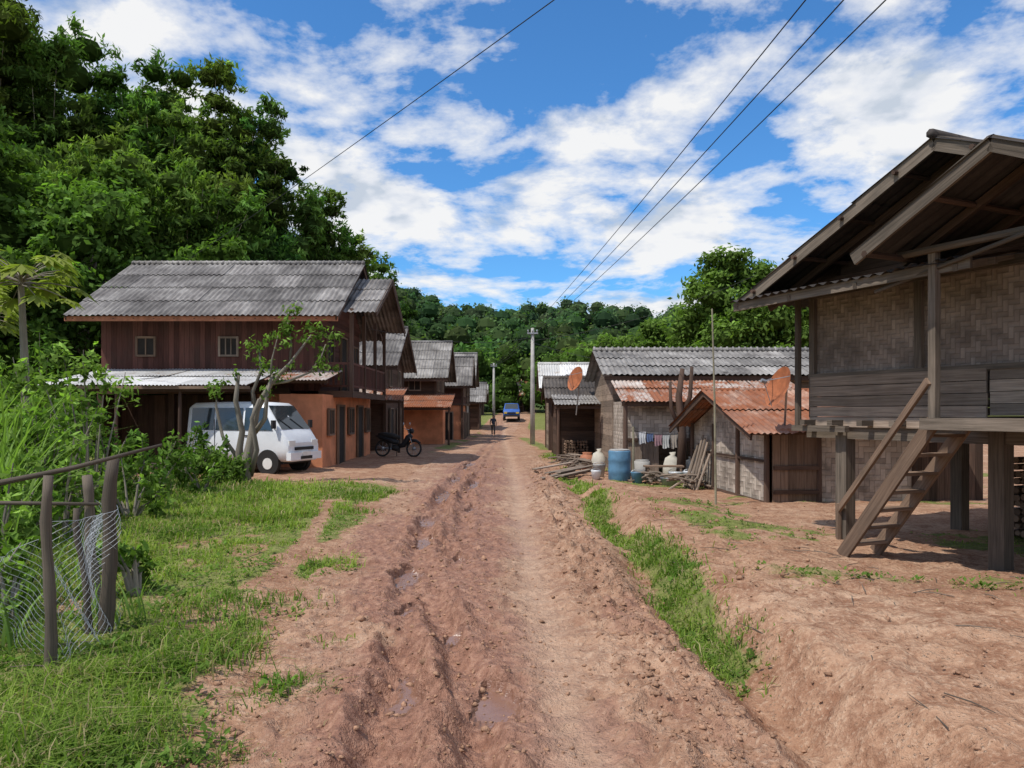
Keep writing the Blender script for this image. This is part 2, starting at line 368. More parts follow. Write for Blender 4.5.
def roadz(Xr,Yr):
    nearf=1-sst(14,40,Yr)
    z=H(Xr,Yr)
    wx=Xr+.10*(fbm(Xr*1.6,Yr*1.6,3,600)-.5)+.05*(fbm(Xr*6,Yr*6,2,601)-.5)
    wob=.30*(fbm(Yr*.5,Yr*0,3,61)-.5)
    c1=rut1(Yr)+wob;c3=rut3(Yr)-wob*.6
    deep=np.clip(2.6*fbm(Yr*.8,Yr*0+3,3,62)-.45,0.1,1.6);deep3=np.clip(3.0*fbm(Yr*.6,Yr*0+8,3,622)-.8,0,1.4)
    r1=np.exp(-np.abs((wx-c1)/.14)**3);r1b=np.exp(-np.abs((wx-c3)/.11)**3);r2=np.exp(-((wx-rut2(Yr))/.19)**2)
    z=z-.11*r1*deep*(1-.5*sst(20,40,Yr))-.08*r1b*deep3*(1-.5*sst(15,35,Yr))-.045*r2
    for cc,a,dd in ((c1-.23,.05,deep),(c1+.25,.07,deep),(c3-.19,.045,deep3),(c3+.19,.05,deep3)):
        z=z+a*dd*np.exp(-((wx-cc)/.07)**2)*nearf*np.clip(fbm(Xr*4,Yr*3,3,690)*3.2-1.1,0,1.3)
    rid=1-np.abs(fbm(Xr*4.0,Yr*3.2,4,63)-.5)*4
    mud=np.exp(-((Xr-(c1+c3)/2)/.72)**2)
    z=z+.075*rid*mud*nearf*np.clip(fbm(Xr*.9,Yr*.9,3,69)*2.4-.6,.1,1.3)
    z=z+.10*(fbm(Xr*6,Yr*6,4,64)-.5)*nearf*(1-.7*r2)
    z=z+.04*(fbm(Xr*17,Yr*17,2,640)-.5)*(1-sst(8,13,Yr))*(1-.6*r2)
    z=z+.16*np.maximum(fbm(Xr*5,Yr*5,3,65)-.5,0)*np.exp(-((Xr-rx(Yr)+.3)/.3)**2)*3*nearf
    tr=(np.sin(Yr*2*math.pi/.085+np.abs(wx-c1)*22)>0.0)*.020*np.exp(-((wx-c1)/.10)**4)*(1-sst(5.5,8,Yr))*sst(.4,.5,fbm(Yr*1.1,Yr*0+29,2,661))
    tr=tr+(np.sin(Yr*2*math.pi/.07+(wx-c1-.25)*14)>0.0)*.016*np.exp(-((wx-c1-.27)/.075)**4)*(1-sst(4.6,5.6,Yr))
    tr=tr+(np.sin(Yr*2*math.pi/.06)>0)*.009*np.exp(-((Xr-rut2(Yr))/.09)**4)*(1-sst(6,8,Yr))*sst(.40,.5,fbm(Yr*.7,Yr*0+9,2,66))
    tr=tr+(np.sin(Yr*2*math.pi/.06)>0)*.008*np.exp(-((Xr-rut2(Yr)-.42)/.07)**4)*(1-sst(6,8,Yr))*sst(.42,.55,fbm(Yr*.7,Yr*0+19,2,66))
    z=z+tr+.012
    pd=0
    for (a,b,sy_,sx_) in PUD: pd=np.maximum(pd,np.exp(-((wx-a)/sx_)**2-((Yr-b)/sy_)**2))
    pd=sst(.42,.58,pd+1.3*(fbm(Xr*7,Yr*4.5,4,67)-.5))
    z=z*(1-pd)+(H(Xr,Yr)-.05)*pd
    return z,r1*np.minimum(deep,1),r1b*np.minimum(deep3,1),r2,mud,pd
Zr,r1,r1b,r2,mud,pudd=roadz(Xr,Yr)
ed=np.minimum(U,1-U);Zr=Zr-.06*(1-sst(0,.06,ed))
wet=np.clip(mud*1.15*sst(.28,.5,fbm(Xr*1.3,Yr*.8,4,68)+.1)+r1*.4+r1b*.35+.45*sst(.5,.62,fbm(Xr*.9+5,Yr*.6,4,680)),0,1)*(1-.55*sst(14,30,Yr))
m2,n2=U.shape;idx=np.arange(m2*n2).reshape(m2,n2)
F=np.stack([idx[:-1,:-1],idx[1:,:-1],idx[1:,1:],idx[:-1,1:]],-1).reshape(-1,4)
np_mesh('dirt_road',np.stack([Xr,Yr,Zr],-1).reshape(-1,3),F,m_road(),smooth=True,attrs={'wet':wet.ravel(),'puddle':pudd.ravel(),'pale':(r2*.9).ravel()})
def clods(name,xs_,ys_,sz,mat):
    ico=[(0,0,1),(.9,0,.2),(.3,.85,.2),(-.7,.5,.2),(-.7,-.5,.2),(.3,-.85,.2),(0,0,-1),(.7,.4,-.5),(-.5,.6,-.6),(-.2,-.8,-.6)]
    fc=[(0,1,2),(0,2,3),(0,3,4),(0,4,5),(0,5,1),(1,7,2),(2,7,8),(2,8,3),(3,8,4),(4,8,9),(4,9,5),(5,9,1),(1,9,7),(7,6,8),(8,6,9),(9,6,7)]
    ico=np.array(ico);fc=np.array(fc);N=len(xs_)
    hz=H(xs_,ys_)
    inr=(xs_>lx(ys_))&(xs_<rx(ys_));hz=np.where(inr,roadz(xs_,ys_)[0],hz)
    a=rng.uniform(0,6.28,N);v=ico[None]*rng.uniform(.5,1.3,(N,10,1))*sz[:,None,None]*np.stack([rng.uniform(.8,1.4,N),rng.uniform(.7,1.2,N),rng.uniform(.4,.7,N)],-1)[:,None]
    c,s=np.cos(a)[:,None],np.sin(a)[:,None]
    vx=v[...,0]*c-v[...,1]*s+xs_[:,None];vy=v[...,0]*s+v[...,1]*c+ys_[:,None];vz=v[...,2]+(hz+sz*.05)[:,None]
    f=(fc[None]+(np.arange(N)*10)[:,None,None]).reshape(-1,3)
    np_mesh(name,np.stack([vx,vy,vz],-1).reshape(-1,3),f,mat,smooth=False)
N=12000
yy=2.8*(24/2.8)**rng.random(N);w=rng.random(N)
xx=np.where(w<.42,rx(yy)-.25+rng.normal(0,.22,N),np.where(w<.72,rut1(yy)+.3+rng.normal(0,.5,N),np.where(w<.8,lx(yy)+rng.normal(0,.25,N),rng.uniform(1.6,6,N))))
sz=rng.exponential(.007,N)+.003;sz=np.minimum(sz,.042)*(.8+yy*.035)
clods('dirt_clods',xx,yy,sz,CLODM)
# ---------------------------------------------------------------- grass blades
def blades(name,x,y,hgt,wid,lean,colr,z0=None,mat=GRASS):
    N=len(x);z=(H(x,y) if z0 is None else z0)-.015
    a=rng.uniform(0,2*np.pi,N);d=np.stack([np.cos(a),np.sin(a),0*a],-1);pd=np.stack([-np.sin(a),np.cos(a),0*a],-1)
    b=np.stack([x,y,z],-1);up=V(0,0,1)
    p0=b-pd*wid[:,None];p1=b+pd*wid[:,None]
    mid=b+up*(hgt*.6)[:,None]+d*(lean*hgt*.3)[:,None]
    p2=mid+pd*(wid*.75)[:,None];p3=mid-pd*(wid*.75)[:,None]
    tip=b+up*(hgt*np.clip(1-lean*.35,.25,1))[:,None]+d*(lean*hgt)[:,None]
    p4=tip+pd*(wid*.1)[:,None];p5=tip-pd*(wid*.1)[:,None]
    v=np.stack([p0,p1,p2,p3,p4,p5],1).reshape(-1,3)
    k=(np.arange(N)*6)[:,None]
    f=np.concatenate([k+np.array([[0,1,2,3]]),k+np.array([[3,2,4,5]])])
    np_mesh(name,v,f,mat,col=np.repeat(colr,6,0))
def gcol(N,dry=.15,x=None,y=None):
    t=rng.random(N)[:,None]
    if x is not None: t=np.clip(t*.6+1.9*(fbm(x*.9,y*.9,4,120)[:,None]-.38),0,1)
    c=V(.085,.16,.025)*(1-t)+V(.28,.37,.075)*t
    dr=rng.random(N)<dry;c[dr]=V(.44,.37,.20)*rng.uniform(.6,1,(dr.sum(),1));return c
N=360000
y=2.7*(24/2.7)**rng.random(N);x=-.8-rng.random(N)*(1.2+.78*y)
gm=grassm(x,y);tall=fbm(x*.8,y*.8,3,101);k=rng.random(N)<gm**1.6*(.3+.9*sst(.3,.6,fbm(x*1.6,y*1.6,3,102)))
x,y,tall=x[k],y[k],tall[k];N=len(x)
hg=(.02+.075*rng.random(N))*(.45+1.5*sst(.45,.7,tall)+.9*sst(2.6,4.5,-x))*np.where(rng.random(N)<.05,1.8,1);wd=.0022+.0006*y*(.6+.6*rng.random(N))
blades('grass',x,y,hg,wd,rng.uniform(.2,1.5,N),gcol(N,.18,x,y))
N=130000
y=4.3*(30/4.3)**rng.random(N);x=1.0+rng.random(N)*7*(y>5)*(rng.random(N)<.65)+rng.random(N)*1.3
gm=grassm(x,y);k=rng.random(N)<gm**1.6;x,y=x[k],y[k];N=len(x)
hg=(.02+.09*rng.random(N))*np.where(x<2.3,1.0,.4)*np.where(rng.random(N)<.06,1.7,1);wd=.0022+.0006*y
blades('grass_verge',x,y,hg,wd,rng.uniform(.2,1.5,N),gcol(N,.15,x,y))
def weeds(n):
    VV=[];CC=[]
    for i in range(n):
        y=2.9*(14/2.9)**random.random();x=-1-random.random()*(1.0+.75*y) if random.random()<.7 else random.uniform(1.4,5)
        if float(grassm(x,y))<.3: continue
        z=float(H(x,y));c0=V(.12,.2,.04)*random.uniform(.6,1.3);R=random.uniform(.02,.06)
        for k in range(random.randint(4,8)):
            a=random.uniform(0,6.28);d=V(math.cos(a),math.sin(a),random.uniform(.2,.9));pd=V(-d[1],d[0],0);o=V(x,y,z)+V(random.uniform(-.05,.05),random.uniform(-.05,.05),random.uniform(0,.05))
            VV.append(np.array([o,o+d*R*.5+pd*R*.3,o+d*R,o+d*R*.5-pd*R*.3]));CC+=[c0*random.uniform(.8,1.2)]*4
    np_mesh('weeds',np.concatenate(VV),np.arange(len(VV)*4).reshape(-1,4),GRASS,col=np.array(CC))
weeds(4600)
# ---------------------------------------------------------------- foliage
def _cubesphere():
    q=[];g=[-1,0,1]
    for ax_ in range(3):
        for sg in (-1,1):
            for i in range(2):
                for j in range(2):
                    f=[]
                    for (a,b) in ((g[i],g[j]),(g[i+1],g[j]),(g[i+1],g[j+1]),(g[i],g[j+1])):
                        p=[0,0,0];p[ax_]=sg;p[(ax_+1)%3]=a;p[(ax_+2)%3]=b;f.append(nrm(p))
                    q.append(f)
    return np.array(q)
CS=_cubesphere()
def leafcloud(lobes,L,asp,droop=.3,shell=.45,core=0.0,cc_=.35):
    VV=[];CC=[]
    for (c,r,n,col) in lobes:
        c=np.asarray(c,float);r=np.asarray(r,float)*np.ones(3)
        d=rng.normal(size=(n,3));d/=np.linalg.norm(d,axis=1)[:,None]
        rad=rng.random(n)**shell*(1+.16*rng.normal(size=n))
        p=c+d*r*rad[:,None]
        nr=d*.7+rng.normal(size=(n,3))*.6+V(0,0,.35);nr/=np.linalg.norm(nr,axis=1)[:,None]
        t=np.cross(nr,rng.normal(size=(n,3)));t[:,2]-=droop;t-=nr*np.sum(t*nr,1)[:,None];t/=np.linalg.norm(t,axis=1)[:,None]+1e-9
        b=np.cross(nr,t);s=L*rng.uniform(.6,1.3,n)[:,None]
        q=np.stack([p-t*s*.5,p+b*s*asp*.5-t*s*.05,p+t*s*.5,p-b*s*asp*.5-t*s*.05],1)
        shade=(.6+.4*np.clip(rad,0,1.1))*(.85+.3*d[:,2])*rng.uniform(.7,1.35,n)  # light put into leaf colour: lighter on top and outside of each lobe
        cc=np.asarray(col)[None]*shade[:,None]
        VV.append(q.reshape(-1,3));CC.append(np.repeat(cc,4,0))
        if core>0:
            VV.append((c+CS*r*core).reshape(-1,3));CC.append(np.repeat(np.asarray(col)[None]*cc_,96,0))  # solid core added inside the lobe, inner shade put into its dark colour
    return np.concatenate(VV),np.concatenate(CC)
def foliage_obj(name,v,c,parent=None):
    return np_mesh(name,v,np.arange(len(v)).reshape(-1,4),LEAF,col=c,parent=parent)
def bamboo(name,x,y,top,spread,n=10,base=(.05,.10,.022)):
    gz=float(H(x,y));e=E(name,(x,y,gz));cu=MB();lobes=[];tips=[]
    for i in range(n):
        a=i*2.4+random.uniform(-.5,.5);R=spread*math.sqrt((i+.5)/n);Ht=(top-gz)*random.uniform(.80,1.0)*(1-.16*(R/spread)**2)
        pts=[]
        for k in range(9):
            t=k/8;r=.2*R+R*t**2*.9
            z=gz+Ht*(t-.08*t**4*(R/spread))
            pts.append(V(x+r*math.cos(a),y+r*math.sin(a),z))
        cu.tube(pts,[.07*(1-.85*k/8) for k in range(9)],5)
        tint=np.array(base)*random.uniform(.65,1.4)*V(random.uniform(.85,1.3),1,1)
        m=11
        for k in range(m):
            t=.22+.76*k/(m-1);i0=min(int(t*8),7);fr=t*8-i0;p=pts[i0]*(1-fr)+pts[min(i0+1,8)]*fr
            rr=(1.35-1.25*max(0,t-.6))*(spread/3)*random.uniform(.7,1.15)
            off=V(random.uniform(-1,1),random.uniform(-1,1),random.uniform(-.5,.3))*rr*.6
            tn=tint*random.uniform(.7,1.3)*(.75+.45*t)  # top light put into the colour: lobes and sprays lighter higher up
            lobes.append((p+off,(rr,rr,rr*.72),int(105*rr*rr+40),tn))
            for q in range(4):
                rr2=rr*random.uniform(.28,.48);aa=random.uniform(0,6.28)
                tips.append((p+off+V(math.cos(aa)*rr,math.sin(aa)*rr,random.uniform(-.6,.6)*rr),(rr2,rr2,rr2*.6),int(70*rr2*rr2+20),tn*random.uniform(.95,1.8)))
        for q in range(4):
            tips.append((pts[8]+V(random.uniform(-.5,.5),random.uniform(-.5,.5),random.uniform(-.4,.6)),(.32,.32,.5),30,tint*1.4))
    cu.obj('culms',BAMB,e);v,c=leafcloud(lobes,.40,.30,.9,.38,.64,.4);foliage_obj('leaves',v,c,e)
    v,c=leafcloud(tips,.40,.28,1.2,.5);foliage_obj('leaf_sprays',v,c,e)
BL=[(-28,40,28.0,4.4),(-24.6,39.5,22.5,2.6),(-32,43,27,4.2),(-22.2,43,22.8,3.1),(-19.6,41,23.6,3.0),(-16.7,42,22.6,3.0),(-14.2,42.5,19.6,2.7),(-12.3,45,17.0,2.4),
    (-11.0,47,14.6,2.2),(-9.8,52,12.7,2.3),(-24.5,36,16.5,3.2),(-19.5,35,15.5,3.0),(-15.8,37,15.5,3.0),(-12.8,40,12.5,2.4),(-34,48,29,4)]
for b in BL: bamboo('bamboo_clump',b[0],b[1],b[2],b[3],base=random.choice([(.085,.155,.036),(.10,.175,.04),(.07,.135,.035)]))
def tree(name,x,y,top,R,nl=14,base=(.06,.11,.025),L=.35,trunk=.25,crown0=.35,dens=150,asp=.5,core=.55):
    gz=float(H(x,y));e=E(name,(x,y,gz));h=top-gz;tb=MB();lobes=[];tips=[]
    tp=[V(x,y,gz-.1),V(x+.1,y,gz+h*.2),V(x-.05,y+.1,gz+h*.45),V(x+.15,y,gz+h*.8)]
    tb.tube(tp,[trunk,trunk*.75,trunk*.5,trunk*.15],8)
    for i in range(nl):
        a=i*2.4+random.uniform(-.4,.4);t=crown0+(1-crown0)*((i+.5)/nl);rr=R*math.sin(math.pi*min(1,max(.08,(t-crown0+.12)/(1-crown0+.16))))**.7*random.uniform(.4,.75)
        c=V(x+rr*math.cos(a),y+rr*math.sin(a),gz+h*t*.93);s=R*random.uniform(.32,.5)
        st=tp[1]*(1-t)+tp[3]*t;tb.tube([st-V(0,0,h*.08),(st+c)/2+V(0,0,.1),c],[trunk*.35,trunk*.2,trunk*.07],5)
        tn=np.array(base)*random.uniform(.7,1.35)
        lobes.append((c,(s,s,s*.75),int(dens*s*s/(L*L)*.12+40),tn))
        for q in range(5):
            d=nrm([random.uniform(-1,1),random.uniform(-1,1),random.uniform(-.4,1)]);c2=c+d*s*V(1,1,.75)*.9;s2=s*random.uniform(.28,.5)
            tips.append((c2,(s2,s2,s2*.7),int(dens*s2*s2/(L*L)*.14+22),tn*random.uniform(.85,1.5)))
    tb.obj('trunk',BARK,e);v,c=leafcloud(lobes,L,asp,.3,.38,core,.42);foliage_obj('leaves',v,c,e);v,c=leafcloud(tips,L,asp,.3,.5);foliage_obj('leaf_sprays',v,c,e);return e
for (x_,y_,t_,r_,b_) in [(-16.5,29,10.5,3.2,(.11,.19,.042)),(-20.5,28,12.5,3.6,(.10,.17,.036)),(-24.5,31,14,4,(.085,.155,.035)),(-13.2,33,9.5,2.4,(.12,.205,.042)),(-18,33.5,12.8,3,(.105,.18,.036)),(-26,25,9,3,(.1,.18,.03))]:
    tree('broadleaf_tree',x_,y_,t_,r_,14,b_,.32,.28,.25,150)
for (x_,y_,t_,r_) in [(13.0,44,10.9,4.2),(16.8,47,10.2,3.7),(9.6,50,8.0,2.8),(21,50,9.5,3.5),(7.6,60,7.6,2.6),(15,41,8.7,2.8)]:
    tree('shade_tree',x_,y_,t_,r_,16,(.135,.215,.048),.32,.25,.2,160)
lobes=[]
for i in range(130):
    y=random.uniform(32,58);x=-random.uniform(10.5,.75*y)
    if y<46 and x>-13: x-=3
    z=float(H(x,y));s=random.uniform(1.5,2.8);lobes.append((V(x,y,z+random.uniform(1,6.5)),(s,s,s*.85),230,V(.075,.145,.035)*random.uniform(.6,1.4)))
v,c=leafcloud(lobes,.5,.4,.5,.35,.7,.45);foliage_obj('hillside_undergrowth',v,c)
lobes=[]
for i in range(1000):
    y=random.uniform(98,235);x=random.uniform(-.35*y-14,.72*y)
    if abs(x-2.2)<4 and y<112: continue
    z=float(H(x,y));h=random.uniform(5,9.5);s=random.uniform(1.7,3.2)
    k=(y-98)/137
    col=(V(.085,.15,.04)*random.uniform(.65,1.35)*V(random.uniform(.8,1.3),1,1))*(1-.35*k)+V(.06,.09,.11)*.55*k  # distance haze mixed into the leaf colour, stronger farther back
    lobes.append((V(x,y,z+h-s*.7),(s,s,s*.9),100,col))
    lobes.append((V(x+random.uniform(-2,2),y-random.uniform(.5,2),z+h*.45),(s*.9,s*.9,s*.8),50,col*.85))
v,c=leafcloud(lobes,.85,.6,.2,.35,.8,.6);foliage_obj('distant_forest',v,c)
lobes=[]
for i in range(150):
    sd=random.random()<.5
    y=random.uniform(62,98);x=random.uniform(-20,-6) if sd else random.uniform(5,34)
    if i>120: y=random.uniform(92,99);x=random.uniform(-8,0)+ (9.5 if i%2 else 0)
    z=float(H(x,y));h=random.uniform(3,6.5)+(1.5 if not sd else 0);s=random.uniform(1.2,2.2);col=V(.11,.19,.042)*random.uniform(.65,1.35)
    lobes.append((V(x,y,z+h-s*.6),(s,s,s),150,col));lobes.append((V(x,y-.6,z+h*.4),(s*1.1,s,s),80,col*.8))
v,c=leafcloud(lobes,.5,.55,.2,.35,.7,.5);foliage_obj('tree_line',v,c)
def shrub(name,x,y,top,R,base,L=.14,n=12,dens=1.0,asp=.4):
    gz=float(H(x,y));e=E(name,(x,y,gz));lobes=[];sb=MB();h=top-gz
    for i in range(n):
        a=random.uniform(0,6.28);r=R*math.sqrt(random.random())*.8;zz=gz+h*random.uniform(.12,.92)*(1-.3*r/R)
        c=V(x+r*math.cos(a),y+r*math.sin(a),zz);s=R*random.uniform(.2,.4)
        sb.tube([V(x+r*.2*math.cos(a),y+r*.2*math.sin(a),gz),(V(x,y,gz)+c)/2+V(0,0,.1),c+V(0,0,s*.9)],[.025,.015,.006],5)
        lobes.append((c,(s,s,s*.9),int(dens*s*s/(L*L)*8+20),np.array(base)*random.uniform(.6,1.4)))
        lobes.append((c+V(random.uniform(-s,s),random.uniform(-s,s),s*.9),(s*.35,s*.35,s*.6),int(dens*s*s/(L*L)*2+10),np.array(base)*random.uniform(.9,1.6)))
    sb.obj('stems',BARK,e);v,c=leafcloud(lobes,L,asp,.4,.6);foliage_obj('leaves',v,c,e);return e
G1=(.15,.25,.05);G2=(.21,.32,.07);G3=(.09,.17,.036)
for (x_,y_,t_,r_,b_,n_) in [(-6.9,12.3,3.35,.95,G2,15),(-7.9,12.8,3.1,1.1,G2,15),(-9.2,13.5,2.9,1.4,G1,14),(-6.6,10.6,2.4,.9,G1,13),(-7.4,9.9,2.3,1.1,G2,14),(-5.7,8.6,1.6,.75,G1,10),(-10.5,14,2.7,1.5,G3,14),
    (-8.6,16.2,1.9,1.2,G3,12),(-7.3,16.8,1.05,.9,G3,10),(-6.7,17.4,.8,.5,G1,6),(-4.75,6.6,1.0,.55,G1,9),(-5.1,7.4,1.35,.5,G2,7),(-4.2,5.9,.7,.4,G1,7),(-6.3,15.2,.7,.6,G1,6),(-11.5,18,2.2,1.5,G1,12),(-13.5,20,3,1.6,G3,14),(-14.5,23,4,2,G3,14),(-5.9,11.6,1.2,.7,G2,9),(-6.6,13.6,1.4,.8,G1,9),(-8.0,18.2,1.5,.8,G3,9),(-3.75,5.6,.6,.35,G2,6),(-3.3,6.6,.5,.35,G1,6),(-5.9,9.8,1.8,.7,G2,9)]:
    shrub('shrub',x_,y_,t_,r_,b_,.10+.004*y_,n_)
def longleaf(name,x,y,n,Ln,wd,col,lean0=.4):
    gz=float(H(x,y));VV=[];FF=[];CC=[];b=0
    for i in range(n):
        a=random.uniform(0,6.28);bx=x+random.uniform(-.25,.25);by=y+random.uniform(-.25,.25);L=Ln*random.uniform(.5,1.1);ln=random.uniform(.12,lean0)
        d=V(math.cos(a),math.sin(a),0);pd=V(-d[1],d[0],0);K=6
        cc=np.array(col)*random.uniform(.6,1.35)
        for k in range(K+1):
            t=k/K;p=V(bx,by,gz)+d*L*(ln*t+.55*t**3*ln*2)+V(0,0,L*(t-.45*t**3*(ln*1.8)));w=wd*(1-t)**.7*(.4+.6*min(1,t*4))
            VV+= [p-pd*w,p+pd*w+V(0,0,w*.3)];CC+=[cc,cc]
            if k<K: FF.append([b,b+1,b+3,b+2])
            b+=2
    np_mesh(name,np.array(VV),np.array(FF),GRASS,col=np.array(CC))
for (x_,y_,n_,l_) in [(-6.2,9.2,55,2.1),(-6.9,9.8,60,2.5),(-5.4,7.9,50,1.5),(-5.9,8.7,50,1.9),(-7.8,11.2,60,2.7),(-4.9,7.0,36,1.1),(-9.4,12.2,50,2.6),(-4.4,6.3,26,.8),(-3.9,5.7,20,.55),(-3.35,6.0,16,.4),(-3.3,5.1,14,.35),(-2.8,5.6,12,.28),(-3.6,5.0,20,.5),(-3.1,5.9,16,.42),(-3.9,6.6,24,.6)]:
    longleaf('tall_grass_clump',x_,y_,n_,l_,.010+.006*l_,(.19,.29,.075))
def papaya(x,y,top):
    gz=float(H(x,y));e=E('papaya_tree',(x,y,gz));t=MB()
    t.tube([V(x,y,gz),V(x+.08,y,gz+(top-gz)*.5),V(x-.02,y,top)],[.10,.075,.05],9)
    VV=[];FF=[];CC=[];b=0
    for i in range(34):
        a=i*2.4;el=random.uniform(-.35,.75);L=random.uniform(.5,1.0);d=V(math.cos(a)*math.cos(el),math.sin(a)*math.cos(el),math.sin(el))
        p0=V(x,y,top-.1+.1*el);p1=p0+d*L;t.tube([p0,(p0+p1)/2+V(0,0,.05),p1],[.014,.011,.008],4)
        out=V(math.cos(a),math.sin(a),-.35);out=nrm(out);sd=nrm(np.cross(out,V(0,0,1)));cc=V(.27,.31,.08)*random.uniform(.7,1.2)
        for k in range(9):
            th=-2.0+4.0*k/8;dr=out*math.cos(th)+sd*math.sin(th)+V(0,0,-.25-.3*random.random());pl=random.uniform(.28,.42)*(1-.25*abs(th)/2)
            q=nrm(np.cross(dr,V(0,0,1)))*.065
            VV+=[p1,p1+dr*pl*.55+q+V(0,0,.02),p1+dr*pl,p1+dr*pl*.55-q+V(0,0,.02)];CC+=[cc]*4;FF.append([b,b+1,b+2,b+3]);b+=4
    t.obj('trunk',BARK,e);np_mesh('leaves',np.array(VV),np.array(FF),LEAF,col=np.array(CC),parent=e)
papaya(-9.15,14,4.2);papaya(-11.2,15.5,3.8)
def bare_tree(x,y):
    gz=float(H(x,y));e=E('pruned_tree',(x,y,gz));t=MB();lobes=[]
    P=lambda a,b,c:V(x+a,y+b,gz+c)
    br=[([P(0,0,-.1),P(.03,0,.5),P(.12,.1,1.1),P(.22,.1,1.7),P(.55,.1,2.3),P(1.0,.05,2.75),P(1.5,0,3.4)],[.14,.12,.10,.085,.06,.04,.015]),
        ([P(-.15,.1,-.1),P(-.2,.1,.6),P(-.1,.1,1.2),P(-.25,.1,1.9),P(-.15,0,2.5)],[.10,.085,.07,.06,.04]),
        ([P(.12,.1,1.1),P(.45,0,1.5),P(.5,0,2.05),P(.62,0,2.5)],[.07,.055,.045,.02]),
        ([P(.22,.1,1.7),P(.1,.2,2.1),P(.3,.2,2.6),P(.25,.2,3.1)],[.06,.045,.035,.02]),
        ([P(.55,.1,2.3),P(.9,.2,2.35),P(1.4,.2,2.55),P(1.85,.2,2.7)],[.04,.03,.02,.01]),
        ([P(1.0,.05,2.75),P(1.05,0,3.2),P(.95,0,3.75)],[.03,.02,.01]),
        ([P(.55,.1,2.3),P(.6,0,2.8),P(.75,0,3.4)],[.03,.02,.01]),
        ([P(1.4,.2,2.55),P(1.7,.1,2.9),P(1.8,.1,3.2)],[.02,.015,.008]),
        ([P(-.2,.1,.6),P(-.55,.1,1.1),P(-.7,.1,1.8),P(-.65,.1,2.2)],[.05,.04,.03,.018]),
        ([P(.1,.05,.2),P(.3,-.1,.8),P(.2,-.15,1.5),P(.35,-.1,1.95)],[.07,.06,.045,.03])]
    for p,r in br:
        t.tube(p,r,8)
        if r[-1]<.025:
            for k in range(4):
                lobes.append((p[-1]+np.array([random.uniform(-.25,.25) for _ in range(3)]),.22,26,V(.17,.27,.06)*random.uniform(.7,1.3)))
    lobes+=[(P(.5,0,2.1),.2,24,V(.15,.24,.05)),(P(-.2,0,2.5),.2,20,V(.15,.24,.05)),(P(1.1,0,2.7),.25,24,V(.17,.27,.06))]
    for k in range(14): lobes.append((P(random.uniform(-1.2,.6),random.uniform(-.4,.2),random.uniform(.1,.65)),.3,60,V(.13,.21,.045)*random.uniform(.7,1.2)))
    t.obj('trunk',BARK,e,True);v,c=leafcloud(lobes,.13,.45,.5,.7);foliage_obj('leaves',v,c,e)
bare_tree(-6.05,17.0)
def fence():
    e=E('wire_fence',(-3,5.2,0));p=MB()
    def post(x,y,top,r,lx_=0,ly=0):
        g=float(H(x,y));n=9;p.tube([V(x+lx_*t+.012*math.sin(t*9+x*7),y+ly*t+.008*math.sin(t*13),g-.1+(top-g+.1)*t) for t in [i/n for i in range(n+1)]],[r*(1.12-.25*i/n+.10*math.sin(i*2.3+x*5)) for i in range(n+1)],10)
    post(-2.90,4.72,1.30,.034,-.03,0);post(-2.98,5.50,1.36,.050,.05,0);post(-3.55,6.4,1.16,.045,-.08);post(-3.05,5.45,1.0,.025,-.12);post(-4.6,5.9,1.2,.04);post(-5.6,6.6,1.25,.045)
    p.tube([V(-4.6,4.9,1.05),V(-3.9,4.8,1.15),V(-3.4,4.75,1.22),V(-2.9,4.95,1.33),V(-2.45,5.25,1.47)],[.022,.018,.020,.016,.010],8)
    p.tube([V(-5.6,6.55,.9),V(-4.4,6.2,.95),V(-3.5,6.35,.92)],[.018,.018,.014],7)
    p.obj('posts_and_rail',W_post,e,True)
    nmb=MB()
    def net(a,b,z0,z1,nu,nv,sag=.05):
        a=np.array(a);b=np.array(b)
        def pt(i,j):
            u=i/nu;v_=j/nv;q=a*(1-u)+b*u
            s=.06*math.sin(v_*5+u*3)+.03*math.sin(u*14+v_*9)
            return V(q[0]+s,q[1]+.5*s,z0+(z1-z0)*v_-sag*math.sin(math.pi*u)*v_)
        for i in range(nu+1):
            for j in range(nv+1):
                if (i+j)%2==0:
                    for di in (-1,1):
                        if 0<=i+di<=nu and j+1<=nv: nmb.tube([pt(i,j),pt(i+di,j+1)],.0014,3,False)
        for i in range(nu): nmb.tube([pt(i,nv),pt(i+1,nv)],.002,3,False)
    net((-2.93,4.74),(-2.93,5.48),.04,1.02,22,30);net((-2.96,5.5),(-3.6,6.4),.04,.95,30,28,.1);net((-2.93,4.74),(-4.6,5.9),.04,.9,40,26,.22)
    nmb.obj('netting',NETM,e)
fence()
